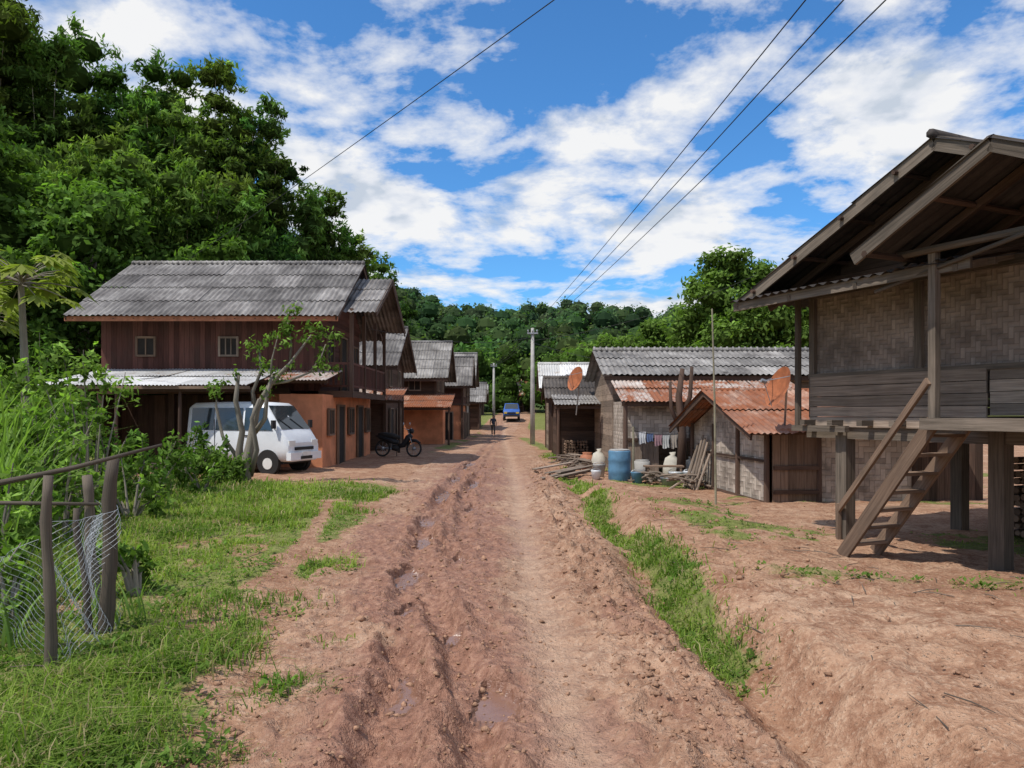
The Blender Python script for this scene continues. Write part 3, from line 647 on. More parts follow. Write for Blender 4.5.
# ---------------------------------------------------------------- generic house
def windowx(fr,gl,c,w,h,ax,bars=1):
    u,n=[np.array(a,float) for a in ax];z=V(0,0,1);c=np.array(c,float)
    gl.box(c+n*.01,(w,.03,h),(u,n,z))
    for s in (-1,1):
        fr.box(c+u*s*(w/2+.03)+n*.03,(.06,.07,h+.12),(u,n,z));fr.box(c+z*s*(h/2+.03)+n*.028,(w,.07,.06),(u,n,z))
    for b in range(bars): fr.box(c+u*((b+1)/(bars+1)-.5)*w+n*.032,(.035,.04,h),(u,n,z))
def house(name,x0,x1,y0,y1,zg,ze,zr,wallm,roofm,oh=.5,base=None,zmid=None,per=.15,wins=True,doors=True):
    e=E(name,((x0+x1)/2,(y0+y1)/2,zg));w=MB();r=MB();fr=MB();gl=MB();tr=MB()
    zl=zmid if zmid is not None else zg-.3
    w.planks((x0,y0,zl),(1,0,0),(0,0,1),x1-x0,ze-zl,.17,.03,(0,-1,0));w.planks((x0,y1,zl),(1,0,0),(0,0,1),x1-x0,ze-zl,.17,.03,(0,1,0))
    w.planks((x0,y0+.03,zl),(0,1,0),(0,0,1),y1-y0-.06,ze-zl,.17,.03,(-1,0,0));w.planks((x1,y0+.03,zl),(0,1,0),(0,0,1),y1-y0-.06,ze-zl,.17,.03,(1,0,0))
    ym=(y0+y1)/2;sl=(zr-ze)/(y1-y0)*2
    for xx_ in (x0,x1):
        k=int((zr-ze)/.17)
        for i in range(k):
            z=ze+i*.17;hw=(zr-z-.12)/sl-.05
            if hw>.05: w.box((xx_,ym,z+.085),(.03,2*hw,.164))
    L=math.hypot((y1-y0)/2+oh,((y1-y0)/2+oh)*sl);zz=ze-oh*sl
    r.corr((x0-oh,y0-oh,zz+.06),(1,0,0),(0,1,sl),x1-x0+2*oh,L,per,.02);r.corr((x0-oh,y1+oh,zz+.06),(1,0,0),(0,-1,sl),x1-x0+2*oh,L,per,.02)
    r.tube([V(x0-oh,ym,zr+.07),V(x1+oh,ym,zr+.07)],.09,8)
    for xx_ in (x0-oh+.02,x1+oh-.02):
        for s in (-1,1):
            tr.beam((xx_,ym+s*((y1-y0)/2+oh),zz),(xx_,ym+s*.02,zr-.02),.03,.16)
    tr.box(((x0+x1)/2,y0-oh+.03,zz-.05),(x1-x0+2*oh,.03,.14))
    for xx_ in (x0,x1):
        for yy_ in (y0,y1): tr.box((xx_,yy_,(zg-.3+ze)/2),(.14,.14,ze-zg+.3))
    if base is not None:
        b=MB();b.box2((x0+.02,y0+.02,zg-.4),(x1-.02,y1-.02,zl-.002));b.obj('base_wall',base,e)
        tr.box(((x0+x1)/2,y0-.02,zl),(x1-x0+.1,.12,.14));tr.box((x1+.02,(y0+y1)/2,zl),(.12,y1-y0+.1,.14))
    if wins:
        zc=(zl+ze)/2+.1
        n=max(1,int((x1-x0)/2.2))
        for i in range(n): windowx(fr,gl,(x0+(i+.5)*(x1-x0)/n,y0-.02,zc),.6,.75,((1,0,0),(0,-1,0)))
        n=max(1,int((y1-y0)/2.2))
        for i in range(n): windowx(fr,gl,(x1+.02,y0+(i+.5)*(y1-y0)/n,zc),.6,.75,((0,1,0),(1,0,0)))
    if doors:
        zd=zg+.95
        for yy_ in (y0+(y1-y0)*.3,y0+(y1-y0)*.72): windowx(fr,gl,(x1+.03,yy_,zd),.85,1.8,((0,1,0),(1,0,0)),0)
        windowx(fr,gl,(x1-(x1-x0)*.25,y0-.03,zd),.85,1.8,((1,0,0),(0,-1,0)),0)
    w.obj('walls',wallm,e);r.obj('roof',roofm,e,True);tr.obj('timbers',W_dark,e)
    if fr.v: fr.obj('frames',W_grey,e);gl.obj('windows_and_doors',DARK,e)
    return e
def left_house():
    x0,x1,y0,y1=-12.7,-5.95,23.2,29.2
    e=E('wooden_two_storey_house',(-9,26,0));w=MB();r=MB();tr=MB();o=MB();fr=MB();gl=MB();lt=MB();red=MB();rl=MB();og=MB()
    zf=2.35;ze=4.75;zr=6.82;ym=26.2
    w.planks((x0,y0,zf),(0,0,1),(1,0,0),ze-zf,x1-x0,.16,.03,(0,-1,0));w.planks((x0,y1,zf),(0,0,1),(1,0,0),ze-zf,x1-x0,.2,.03,(0,1,0))
    w.planks((x0,y0+.03,zf),(0,1,0),(0,0,1),y1-y0-.06,ze-zf,.17,.03,(-1,0,0));w.planks((x1,y0+.03,zf),(0,1,0),(0,0,1),y1-y0-.06,ze-zf,.17,.03,(1,0,0))
    sl=.575
    for xx_ in (x0,x1):
        for i in range(11):
            z=ze+i*.17;hw=(zr-.15-z)/sl-.1
            if hw>.05: w.box((xx_,ym,z+.085),(.03,2*hw,.164))
    zz=zr-4.05*sl
    L=math.hypot(4.05,4.05*sl)
    r.corr((-13.25,ym-4.05,zz+.06),(1,0,0),(0,1,sl),8.1,L,.17,.024,1.15,.03);r.corr((-13.25,ym+4.05,zz+.06),(1,0,0),(0,-1,sl),8.1,L,.17,.024,1.15)
    r.tube([V(-13.25,ym,zr+.07),V(-5.15,ym,zr+.07)],.09,8)
    for i in range(42): r.tube([V(-13.2+i*.195,ym-.12,zr+.03),V(-13.2+i*.195,ym,zr+.13),V(-13.2+i*.195,ym+.12,zr+.03)],.05,6)
    red.box((-9.2,ym-4.0,zz-.03),(8.1,.03,.14))
    for xx_ in (-13.2,-5.2):
        for s in (-1,1): tr.beam((xx_,ym+s*4.05,zz-.02),(xx_,ym+s*.02,zr-.02),.03,.17)
    for i in range(14): tr.beam((-13+i*.6,ym-4.0,zz-.06),(-13+i*.6,ym-2.9,zz-.06+1.1*sl),.05,.1)
    r.corr((-5.5,23.0,4.75),(1,0,0),(0,1,.5),1.35,3.5,.15,.02);r.corr((-5.5,29.2,4.75),(1,0,0),(0,-1,.5),1.35,3.45,.15,.02)
    for s,yy_ in ((1,23.0),(-1,29.2)): tr.beam((-4.17,yy_,4.7),(-4.17,26.1,6.22),.03,.18)
    bx0,bx1=-5.93,-4.95
    tr.box(((bx0+bx1)/2,26.1,2.28),(bx1-bx0,6.0,.1));tr.box((bx1,26.1,2.25),(.06,6.05,.2));tr.box(((bx0+bx1)/2,23.1,2.25),(bx1-bx0+.06,.06,.2))
    for zz_ in (2.5,3.2): rl.box((bx1,26.1,zz_),(.05,5.95,.07));rl.box(((bx0+bx1)/2,23.15,zz_),(bx1-bx0-.06,.05,.07))
    for i in range(38): rl.box((bx1,23.25+i*.155,2.85),(.03,.07,.64))
    for i in range(6): rl.box((bx0+.1+i*.16,23.15,2.85),(.07,.03,.64))
    for yy_ in (23.15,25.1,27.1,29.05): tr.box((bx1,yy_,3.6),(.11,.11,2.6))
    windowx(fr,gl,(x1+.03,24.3,3.65),.8,.85,((0,1,0),(1,0,0)),1);windowx(fr,gl,(x1+.03,26.3,3.35),.85,1.8,((0,1,0),(1,0,0)),0);windowx(fr,gl,(x1+.03,28.2,3.65),.8,.85,((0,1,0),(1,0,0)))
    sh=MB();windowx(sh,gl,(-8.75,y0-.03,3.72),.5,.5,((1,0,0),(0,-1,0)),2)
    windowx(fr,gl,(-11.3,y0-.03,3.72),.5,.5,((1,0,0),(0,-1,0)),1)
    o.box2((-7.9,y0,-.3),(-6.75,y1-.1,zf-.08));o.box2((-6.748,21.75,-.3),(-5.5,y1-.12,2.22))
    for yy_,ww,hh,zc in ((22.6,.6,.7,1.4),(23.9,.8,1.85,.95),(25.4,.7,.8,1.4),(26.9,.85,1.85,.95),(28.3,.7,.8,1.4)):
        windowx(fr,gl,(-5.47,yy_,zc),ww,hh,((0,1,0),(1,0,0)),1 if hh<1 else 0)
    lt.planks((x0,y0+1.2,-.1),(0,0,1),(1,0,0),zf,4.8,.18,.03,(0,-1,0));lt.planks((x0,y0,-.1),(0,1,0),(0,0,1),y1-y0,zf,.2,.03,(-1,0,0))
    tr.box((-9.8,y0-.05,zf),(5.9,.16,.18))
    for xx_ in (x0,-10.5,-8.0): tr.box((xx_,y0,1.1),(.18,.18,2.6))
    lr=MB();s2=(3.02-2.42)/3.2
    lr.corr((-12.6,19.9,2.40),(1,0,0),(0,1,s2),5.6,3.35,.1,.014,1.7,.05);lr.obj('lean_to_roof',R_light,e,True)
    lr=MB();lr.corr((-7.0,21.1,2.58),(1,0,0),(0,1,s2),1.75,2.1,.1,.014,1.6,.05);lr.obj('lean_to_roof_rusty',R_rust,e,True)
    tr.beam((-12.7,20.05,2.32),(-6.9,20.05,2.30),.06,.12);tr.beam((-12.7,21.6,2.6),(-5.3,21.6,2.58),.06,.1)
    for xx_ in (-12.5,-10.6,-8.9,-6.95): tr.tube([V(xx_,20.05,-.1),V(xx_+.03,20.05,2.3)],[.055,.045],8)
    for i in range(9): tr.beam((-12.4+i*.64,19.95,2.36),(-12.4+i*.64,23.1,2.95),.05,.07)
    og.box((-9.8,19.86,2.35),(5.7,.02,.08))
    w.obj('upper_walls',W_red,e);r.obj('roof',R_grey,e,True);tr.obj('timbers',W_dark,e);o.obj('lower_walls',ORANGE,e)
    fr.obj('frames',W_tan,e);gl.obj('windows_and_doors',DARK,e);sh.obj('shutters',W_grey,e);lt.obj('lower_boards',W_dark,e);red.obj('fascia',RUSTP,e);rl.obj('balcony_rail',W_red,e);og.obj('lean_to_edge',W_tan,e)
left_house()
e2=house('wooden_house',-11,-5.5,32.4,37.6,-.02,4.0,5.55,W_dark,R_grey,.65,W_dark,2.3,.16)
def leanto(name_parent,x0,x1,y0,y1,zlo,zhi,rm,per=.12,zg=0):
    r=MB();t=MB();sl=(zhi-zlo)/(y1-y0);L=math.hypot(y1-y0,zhi-zlo)
    r.corr((x0,y0,zlo),(1,0,0),(0,1,sl),x1-x0,L,per,.015,1.5,.05)
    t.beam((x0,y0+.1,zlo-.09),(x1,y0+.1,zlo-.09),.06,.1)
    n=max(2,int((x1-x0)/1.8)+1)
    for i in range(n):
        xx_=x0+.1+(x1-x0-.2)*i/(n-1);t.tube([V(xx_,y0+.1,zg-.2),V(xx_+.02,y0+.1,zlo-.1)],[.06,.05],7);t.beam((xx_,y0+.05,zlo-.05),(xx_,y1,zhi-.06),.05,.07)
    r.obj('lean_to_roof',rm,name_parent,True);t.obj('lean_to_posts',W_dark,name_parent)
leanto(e2,-8.5,-4.5,30.4,32.3,2.2,2.75,R_rust)
e3=house('plank_house',-9,-4.3,42.2,47.2,-.1,4.05,5.8,W_dark,R_grey2,.75,ORANGE,2.4,.17)
leanto(e3,-6.4,-3.2,39.0,42.1,1.95,2.7,R_rust2,zg=-.1)
b=MB();b.box2((-6.2,40.6,-.3),(-3.75,42.1,2.2));b.obj('front_room',ORANGE,e3)
e5=house('plank_house',-7.5,-3.3,49.5,53.4,-.18,3.9,5.4,W_red,R_grey,.7,ORANGE,2.2,.2)
e4=house('plank_house',-8,-3.5,56,61,-.25,4.3,6.2,W_dark,R_grey2,.8,CONC,2.3,.2)
e6=house('wooden_house',-8,-3.0,67,71,.1,3.0,4.3,W_dark,R_grey2,.7,None,None,.2)
e7=house('wooden_house',-.8,2.8,97,101,1.6,4.2,5.6,W_dark,R_rust,.6,None,None,.25)
e8=house('wooden_house',-8,-3.4,86,90,1.3,3.4,4.8,W_grey,R_light,.6,None,None,.25)
e=house('open_shed',1.75,4.3,28.5,31.8,-.1,2.35,3.0,W_dark,R_black,.5,None,None,.14,wins=False)
leanto(e,1.5,3.2,26.0,28.4,1.95,2.35,R_grey2,zg=-.1)
house('zinc_roof_shed',1.75,4.8,34.5,38,-.1,3.0,3.95,W_grey,R_light,.5,None,None,.12,wins=False)
house('wooden_house',2.9,7,48,53,-.1,3.2,4.6,W_dark,R_light,.6,None,None,.15)
def long_house():
    e=E('long_farmhouse',(6.5,24,-.1));w=MB();r=MB();r2=MB();t=MB();wv=MB()
    g=-.15
    w.planks((3.1,23,g),(1,0,0),(0,0,1),7.4,2.95,.18,.03,(0,-1,0));w.planks((3.1,28,g),(1,0,0),(0,0,1),7.4,2.95,.2,.03,(0,1,0))
    w.planks((3.1,23,g),(0,1,0),(0,0,1),5,2.95,.18,.03,(-1,0,0));w.planks((10.5,23,g),(0,1,0),(0,0,1),5,2.95,.18,.03,(1,0,0))
    for i in range(5):
        z=2.8+i*.17;hw=(3.62-z)/.33-.1
        for xx_ in (3.1,10.5): w.box((xx_,25.5,z+.085),(.03,2*hw,.164))
    sl=.33;L=math.hypot(2.9,2.9*sl)
    r.corr((2.75,22.6,2.82),(1,0,0),(0,1,sl),8.1,L,.17,.022);r.corr((2.75,28.4,2.82),(1,0,0),(0,-1,sl),8.1,L,.17,.022)
    r.tube([V(2.75,25.5,3.8),V(10.85,25.5,3.8)],.09,8)
    for i in range(40): r.tube([V(2.8+i*.205,25.38,3.78),V(2.8+i*.205,25.5,3.88),V(2.8+i*.205,25.62,3.78)],.05,6)
    s2=(2.78-1.98)/2.7
    r2.corr((3.0,20.4,1.98),(1,0,0),(0,1,s2),5.3,math.hypot(2.7,.8),.12,.016,1.45,.07)
    t.beam((3,20.5,1.92),(8.3,20.5,1.9),.07,.12);t.beam((2.8,22.65,2.72),(10.8,22.65,2.72),.06,.12)
    for xx_ in (3.1,5.0,6.7,8.2): t.tube([V(xx_,20.5,g-.1),V(xx_,20.5,1.9)],[.075,.06],8)
    for i in range(10): t.beam((3.05+i*.57,20.35,1.93),(3.05+i*.57,23,2.74),.05,.07)
    wv.box((4.05,20.95,1.45),(1.8,.03,1.0));wv.box((3.12,21.95,.95),(.03,2.0,2.1));wv.box((6.9,21.2,.9),(2.4,.03,2.0))
    t.box((4.05,20.92,.93),(1.85,.05,.08));t.box((5.0,20.92,1.2),(.09,.06,1.6))
    w.planks((3.2,20.97,g),(0,0,1),(1,0,0),1.05,.9,.14,.03,(0,-1,0));w.planks((5.1,21.1,g),(0,0,1),(1,0,0),2.0,.55,.14,.03,(0,-1,0))
    w.obj('walls',W_grey,e);r.obj('roof',R_grey2,e,True);r2.obj('lean_to_roof',R_rust,e,True);t.obj('timbers',W_dark,e);wv.obj('woven_walls',WEAVE2,e)
long_house()
def woven_hut():
    e=E('woven_bamboo_hut',(5.6,16.5,-.1));w=MB();r=MB();t=MB();d=MB();g=-.2
    A=V(4.95,14.5,0);B=V(4.58,18.9,0);u=nrm(B-A);n=V(-u[1],u[0],0);L=np.linalg.norm(B-A);z=V(0,0,1);bk=-n
    ze=1.38;zr=2.14
    w.face([A+z*g,B+z*g,B+z*ze,(A+B)/2+z*(zr-.05),A+z*ze])
    w.face([A+z*g+bk*3,B+z*g+bk*3,B+z*ze+bk*3,(A+B)/2+z*(zr-.05)+bk*3,A+z*ze+bk*3])
    w.face([B+z*g,B+bk*3+z*g,B+bk*3+z*ze,B+z*ze])
    w.face([A+bk*1.05+z*g,A+bk*3+z*g,A+bk*3+z*ze,A+bk*1.05+z*ze])
    d.planks(A+z*g+bk*.08,z,bk,ze-g,.95,.16,.035,-u)
    t.box(A+bk*.55+z*.62-u*.04,(.9,.04,.08),(bk,u,z));t.box(A+bk*.55+z*.15-u*.04,(.9,.04,.08),(bk,u,z))
    for p in (A,B,A+bk*1.05,A+bk*3,B+bk*3,A+u*1.45,A+u*2.9): t.tube([p+z*(g-.1)+n*.03,p+z*(ze+.05)+n*.03],[.06,.05],7)
    t.beam(A+z*(g+.12)+n*.05,B+z*(g+.12)+n*.05,.05,.09);t.beam(A+z*.75+n*.05,B+z*.75+n*.05,.03,.05)
    hw=L/2+.4;sl=(zr-ze)/(L/2);C=(A+B)/2
    for s in (-1,1):
        r.corr(C+s*u*hw+z*(zr-sl*hw+.05)+n*.55,bk,-s*u+z*sl,4.3,math.hypot(hw,hw*sl),.12,.016,1.3,.07)
    r.tube([C+n*.55+z*(zr+.05),C+bk*3.7+z*(zr+.05)],.05,6)
    for s in (-1,1): t.beam(C+s*u*hw+z*(zr-sl*hw-.02)+n*.5,C+z*(zr-.03)+n*.5,.04,.12)
    for k in (-.9,-.45,.1): t.beam(C+u*k*hw+n*.5+z*(zr-sl*abs(k)*hw-.04),C+u*k*hw+bk*3.6+z*(zr-sl*abs(k)*hw-.04),.06,.06)
    w.obj('woven_walls',WEAVE2,e);r.obj('roof',R_rust2,e,True);t.obj('timbers',W_dark,e);d.obj('plank_door',W_tan,e)
    lp=MB();le=E('leaning_boards',tuple(A+n*.2+u*2))
    for i in range(7):
        q=A+u*(2.9+i*.16)+n*.45+z*-.15;lp.beam(q,q-n*.33+z*random.uniform(.8,1.35),.1,.025)
    lp.obj('boards',W_grey,le)
woven_hut()
def plank_fence():
    e=E('plank_fence',(7.5,14.8,0));p=MB();p.planks((6.15,14.9,-.2),(0,0,1),(1,0,0),1.3,3.2,.15,.03,(0,-1,0));
    for xx_ in (6.1,7.7,9.3): p.tube([V(xx_,14.95,-.3),V(xx_,14.95,1.35)],.06,7)
    p.obj('boards',W_dark,e)
plank_fence()
# ---------------------------------------------------------------- stilt house
def stilt_house():
    A=V(4.4,9.9,0);u=nrm((.42,-.907,0));n=V(-.907,-.42,0);n=nrm(n-u*np.dot(n,u));z=V(0,0,1)
    P=lambda t,o,h:A+u*t+n*o+z*h
    e=E('stilt_house',tuple(P(2,-2,0)));po=MB();fl=MB();pl=MB();wv=MB();rf=MB();tr=MB();st=MB();bk=MB()
    ax=(u,n,z)
    for t in (0.0,2.03,4.4):
        for o in (0,-2.3,-4.6):
            gz=float(H(*P(t,o,0)[:2]));po.box(P(t,o,(gz-.2+1.5)/2),(.17,.17,1.5-gz+.2),ax)
    for o in (0,-2.3,-4.6): fl.box(P(2.1,o,1.44),(5.4,.12,.18),ax)
    for i in range(12): fl.box(P(-.45+i*.46,-2.3,1.56),(.08,5.2,.07),ax)
    fl.planks(P(-.5,-4.95,1.61),n,u,5.0,5.3,.16,.03,z)
    pl.planks(P(-.52,.07,1.50),u,z,2.45,.68,.135,.03,n,.008,.012);pl.planks(P(1.95,.05,1.66),u,z,2.85,.52,.135,.03,n)
    pl.planks(P(-.52,.05,1.50),-n,z,5.0,.68,.135,.03,-u);pl.planks(P(-.5,-5,1.5),u,z,5.3,.68,.15,.03,-n);pl.planks(P(4.8,.05,1.50),-n,z,5.0,.68,.135,.03,u)
    wv.box(P(2.15,.0,2.75),(5.3,.03,1.2),ax);wv.box(P(-.5,-2.5,2.7),(.03,4.95,1.1),ax);wv.box(P(2.15,-4.98,2.7),(5.3,.03,1.1),ax);wv.box(P(4.8,-2.5,2.7),(.03,4.95,1.1),ax)
    for t in (-.5,1.1,2.9,4.8): tr.box(P(t,.045,2.5),(.09,.06,1.75),ax)
    tr.box(P(2.15,.05,2.19),(5.4,.07,.06),ax);tr.box(P(2.15,.05,3.3),(5.4,.07,.1),ax)
    zr=4.56;ze=3.25;tr_=1.9;sl=(zr-ze)/2.9
    for i in range(7):
        h=3.36+i*.16;hw=(zr-.1-h)/sl-.1
        if hw>.05: bk.box(P(tr_,-.02,h+.08),(2*hw,.03,.155),ax)
    Lr=math.hypot(2.95,2.95*sl)
    rf.corr(P(-1.05,.9,ze-.02),-n,u+z*sl,6.3,Lr,.15,.018,1.1,.03);rf.corr(P(4.85,.9,ze-.02),-n,-u+z*sl,6.3,Lr,.15,.018,1.1,.03)
    rf.tube([P(tr_,.95,zr+.03),P(tr_,-5.4,zr+.03)],.05,7)
    for s in (-1,1):
        a=P(tr_+s*2.95,.88,ze-.08);b=P(tr_,.88,zr-.06);tr.beam(a,b,.035,.15)
        for o in (.35,-.6,-1.6,-2.6,-3.6,-4.6): bk.beam(P(tr_+s*2.9,o,ze-.08),P(tr_,o,zr-.08),.05,.09)
        for k in (.15,.4,.65,.9):
            tt=tr_+s*2.9*k;hh=zr-sl*2.9*k-.05;bk.tube([P(tt,.95,hh),P(tt,-5.2,hh)],.028,6)
    rf.corr(P(-1.0,1.0,3.20),u,-n+z*.22,3.3,.95,.15,.016,.95,.03)
    tr.beam(P(-1.02,.97,3.15),P(2.35,.97,3.17),.04,.11);tr.beam(P(-1,.5,3.24),P(2.3,.5,3.24),.05,.07)
    for t in (-.95,0,1,2.2): tr.beam(P(t,1.0,3.14),P(t,.0,3.36),.05,.07)
    pr=2.95;hz=4.10;pl0=3.38;ps=(hz-pl0)/1.42
    for s in (-1,1):
        rf.corr(P(pr+s*1.45,1.62,pl0-.01),-n,-s*u+z*ps,1.7,math.hypot(1.45,1.45*ps),.15,.016,1.5,.02)
        tr.beam(P(pr+s*1.45,1.6,pl0-.08),P(pr,1.6,hz-.05),.035,.14);bk.beam(P(pr+s*1.45,.2,pl0-.08),P(pr,.2,hz-.05),.05,.09);bk.beam(P(pr+s*1.4,.9,pl0-.07),P(pr,.9,hz-.07),.05,.08)
        bk.tube([P(pr+s*1.3,1.62,pl0-.05),P(pr+s*1.3,0,pl0-.05)],.035,6);bk.tube([P(pr+s*.6,1.6,hz-ps*.6-.06),P(pr+s*.6,0,hz-ps*.6-.06)],.03,6)
    tr.tube([P(1.6,1.05,3.36),P(4.4,1.05,3.36)],.04,7);tr.tube([P(1.2,.9,3.05),P(4.5,1.3,3.55)],.022,7)
    fl.box(P(3.1,.57,1.54),(2.4,.95,.05),ax)
    fl.planks(P(1.9,.06,1.62),n,u,1.02,2.4,.16,.03,z)
    fl.box(P(3.1,1.09,1.58),(2.4,.045,.12),ax);fl.box(P(1.88,.57,1.58),(.045,.98,.12),ax)
    po.box(P(4.2,1.0,.75),(.14,.14,1.7),ax)
    po.box(P(1.98,1.0,2.5),(.08,.08,1.75),ax);po.box(P(4.2,1.0,2.5),(.09,.09,1.75),ax);po.tube([P(-.62,.2,1.5),P(-.62,.2,3.25)],.045,7);fl.beam(P(-.7,.2,1.48),P(.2,.2,1.48),.08,.08)
    gz=float(H(*P(.8,.6,0)[:2]))
    for o in (.34,.90): st.beam(P(.74,o,gz),P(1.9,o,1.6),.045,.15)
    for i in range(7):
        k=(i+.7)/7.4;st.box(P(.74+1.16*k,.62,gz+(1.6-gz)*k),(.18,.52,.032),ax)
    st.beam(P(.0,.12,.42),P(1.95,1.05,2.02),.035,.08);st.beam(P(.0,.12,-.05),P(.0,.12,.5),.05,.05)
    po.obj('stilts',W_post,e);fl.obj('floor',W_post,e);pl.obj('lower_boards',W_grey,e);wv.obj('woven_walls',WEAVE,e);rf.obj('roof',R_stilt,e,True);tr.obj('roof_timbers',W_post,e);st.obj('stairs',W_tan,e);bk.obj('gable_boards',W_dark,e)
    fe=E('firewood_stack',tuple(P(1.3,-2.6,0)));fw=MB()
    for r_ in range(11):
        for c in range(14):
            q=P(.7+c*.1+random.uniform(-.02,.02),-2.6,.05+r_*.1+random.uniform(-.015,.015));fw.tube([q+n*.3,q-n*.3],random.uniform(.035,.05),6)
    fw.obj('logs',W_tan,fe)
    bw=MB();be=E('board_partition',tuple(P(2,-4.3,0)));bw.planks(P(-.3,-4.4,0),z,u,1.3,4.8,.17,.03,n);bw.obj('boards',W_dark,be)
stilt_house()
# ---------------------------------------------------------------- props
def dish(x,y,zc,D,face,post0,mat=DISHM):
    e=E('satellite_dish',(x,y,zc));m=MB();c=V(x,y,zc);f=nrm(face);a=nrm(np.cross(f,V(0,0,1)));b=np.cross(a,f);R=D/2
    P=np.zeros((7,25,3))
    for i in range(7):
        r=R*i/6
        for j in range(25):
            t=2*math.pi*j/24;P[i,j]=c+a*r*math.cos(t)+b*r*math.sin(t)+f*(.22*R*(i/6)**2)
    m.grid(P);m.obj('reflector',mat,e,True)
    s=MB();fc=c+f*R*.95
    for t in (.5,2.6,4.7): s.tube([c+(a*math.cos(t)+b*math.sin(t))*R*.95+f*.2*R,fc],.008,5)
    s.disc(fc,f,.04,.1,10);s.tube([c,c-f*.1,V(*post0)],.022,7);s.obj('feed_and_mast',METAL,e)
dish(5.0,13.9,2.14,.80,(-.97,-.15,.35),(5.3,14.6,1.3));dish(2.2,25.3,2.8,.85,(-.85,-.45,.3),(2.2,25.7,1.6))
def barrel(x,y,mat,r=.29,h=.78):
    gz=float(H(x,y));e=E('water_barrel',(x,y,gz));m=MB()
    prof=[(r*.94,0),(r,.03),(r*.99,.2),(r*1.04,.25),(r*.99,.30),(r*.99,.5),(r*1.04,.55),(r*.99,.6),(r,h-.03),(r*.95,h)] if h>.7 else [(r*.9,0),(r,h*.5),(r*1.05,h)]
    m.tube([V(x,y,gz+a[1]) for a in prof],[a[0] for a in prof],20);m.obj('body',mat,e,True)
    l=MB();l.disc((x,y,gz+h+.015),(0,0,1),r*.9,.03,20);l.obj('lid',CONC,e)
barrel(2.78,19.4,BLUEB);barrel(3.45,19.9,CONC,.2,.5)
def van():
    c=V(-7.15,20.7,0);gz=float(H(c[0],c[1]));th=math.radians(20);f=V(math.cos(th),-math.sin(th),0);s=V(-math.sin(th),-math.cos(th),0);z=V(0,0,1)
    e=E('parked_van',(c[0],c[1],gz));Q=lambda a,b,h:c+f*a+s*b+z*(gz+h)
    stn=[(-1.66,1.1,1.72,.93),(-1.64,1.1,1.80,.98),(-1.5,1.1,1.88,1),(-.6,1.1,1.90,1),(.3,1.1,1.90,1),(.80,1.1,1.87,1),(.92,1.1,1.80,1),(1.16,1.09,1.50,1),(1.40,1.05,1.18,.99),(1.50,.98,1.06,.98),(1.60,.86,.93,.96),(1.66,.72,.8,.93)]
    prof=[]
    for (x_,belt,top,ws) in stn:
        k=(top-1.1)/.8;k=max(0,k);wr=.70-.10*k
        h=[(0,.32),(.60*ws,.32),(.70*ws,.40),(.715*ws,.62),(.715*ws,min(.85,top-.06)),(.70*ws,min(belt,top-.03)),((wr+.0)*ws if k>0 else .66*ws,top-.07*min(1,k+.3)),((wr-.09)*ws,top),(0,top+.015)]
        row=[Q(x_,-b,hh) for b,hh in h[::-1]]+[Q(x_,b,hh) for b,hh in h[1:]]
        prof.append(row)
    m=MB();m.grid(np.array(prof));m.face(prof[0]);m.face(prof[-1][::-1]);m.obj('body',WHITE,e,True)
    g=MB()
    g.face([Q(.94,-.54,1.80),Q(.94,.54,1.80),Q(1.425,.62,1.17),Q(1.425,-.62,1.17)])
    def sidewin(xa,xb,sg,slant=0):
        g.face([Q(xa,sg*.713,1.14),Q(xb+slant,sg*.713,1.14),Q(xb,sg*.637,1.74),Q(xa,sg*.637,1.74)])
    for sg in (-1,1):
        sidewin(.28,.86,sg,.34);sidewin(-.66,.2,sg);sidewin(-1.5,-.74,sg)
    g.face([Q(-1.672,-.5,1.7),Q(-1.672,.5,1.7),Q(-1.675,.56,1.15),Q(-1.675,-.56,1.15)]);g.obj('windows',GLASS,e)
    t=MB();d=MB();h=MB();bp=MB()
    for x_ in (1.05,-1.0):
        for sg in (-1,1):
            t.tube([Q(x_,sg*.56,.27),Q(x_,sg*.58,.27),Q(x_,sg*.70,.27),Q(x_,sg*.72,.27)],[.24,.27,.27,.24],22);h.disc(Q(x_,sg*.725,.27),s,.15,.02,16)
            d.tube([Q(x_,sg*.60,.30),Q(x_,sg*.7215,.30)],.34,24)
    for sg in (-1,1):
        d.box(Q(.25,sg*.72,.95),(.012,.012,.95),(f,s,z));d.box(Q(-.68,sg*.72,.95),(.012,.012,.95),(f,s,z));d.box(Q(.35,sg*.725,1.0),(.12,.02,.03),(f,s,z))
        h.box(Q(1.615,sg*.5,.80),(.10,.26,.15),(f,s,z));d.box(Q(1.3,sg*.80,1.30),(.06,.14,.22),(f,s,z));d.beam(Q(1.25,sg*.66,1.15),Q(1.3,sg*.8,1.25),.02,.02)
    bp.box(Q(1.68,0,.46),(.14,1.36,.2),(f,s,z));d.box(Q(1.665,0,.66),(.06,.8,.08),(f,s,z));d.box(Q(1.755,0,.42),(.01,.5,.08),(f,s,z));h.box(Q(1.76,0,.52),(.008,.36,.11),(f,s,z))
    for b0 in (-.3,.2): d.beam(Q(1.44,b0,1.17),Q(1.22,b0+.3,1.455),.015,.015)
    d.box(Q(0,0,.30),(2.9,1.2,.1),(f,s,z))
    t.obj('tyres',RUBBER,e);d.obj('trim',RUBBER,e);h.obj('headlights_and_hubs',LAMPG,e);bp.obj('bumper',WHITE,e)
van()
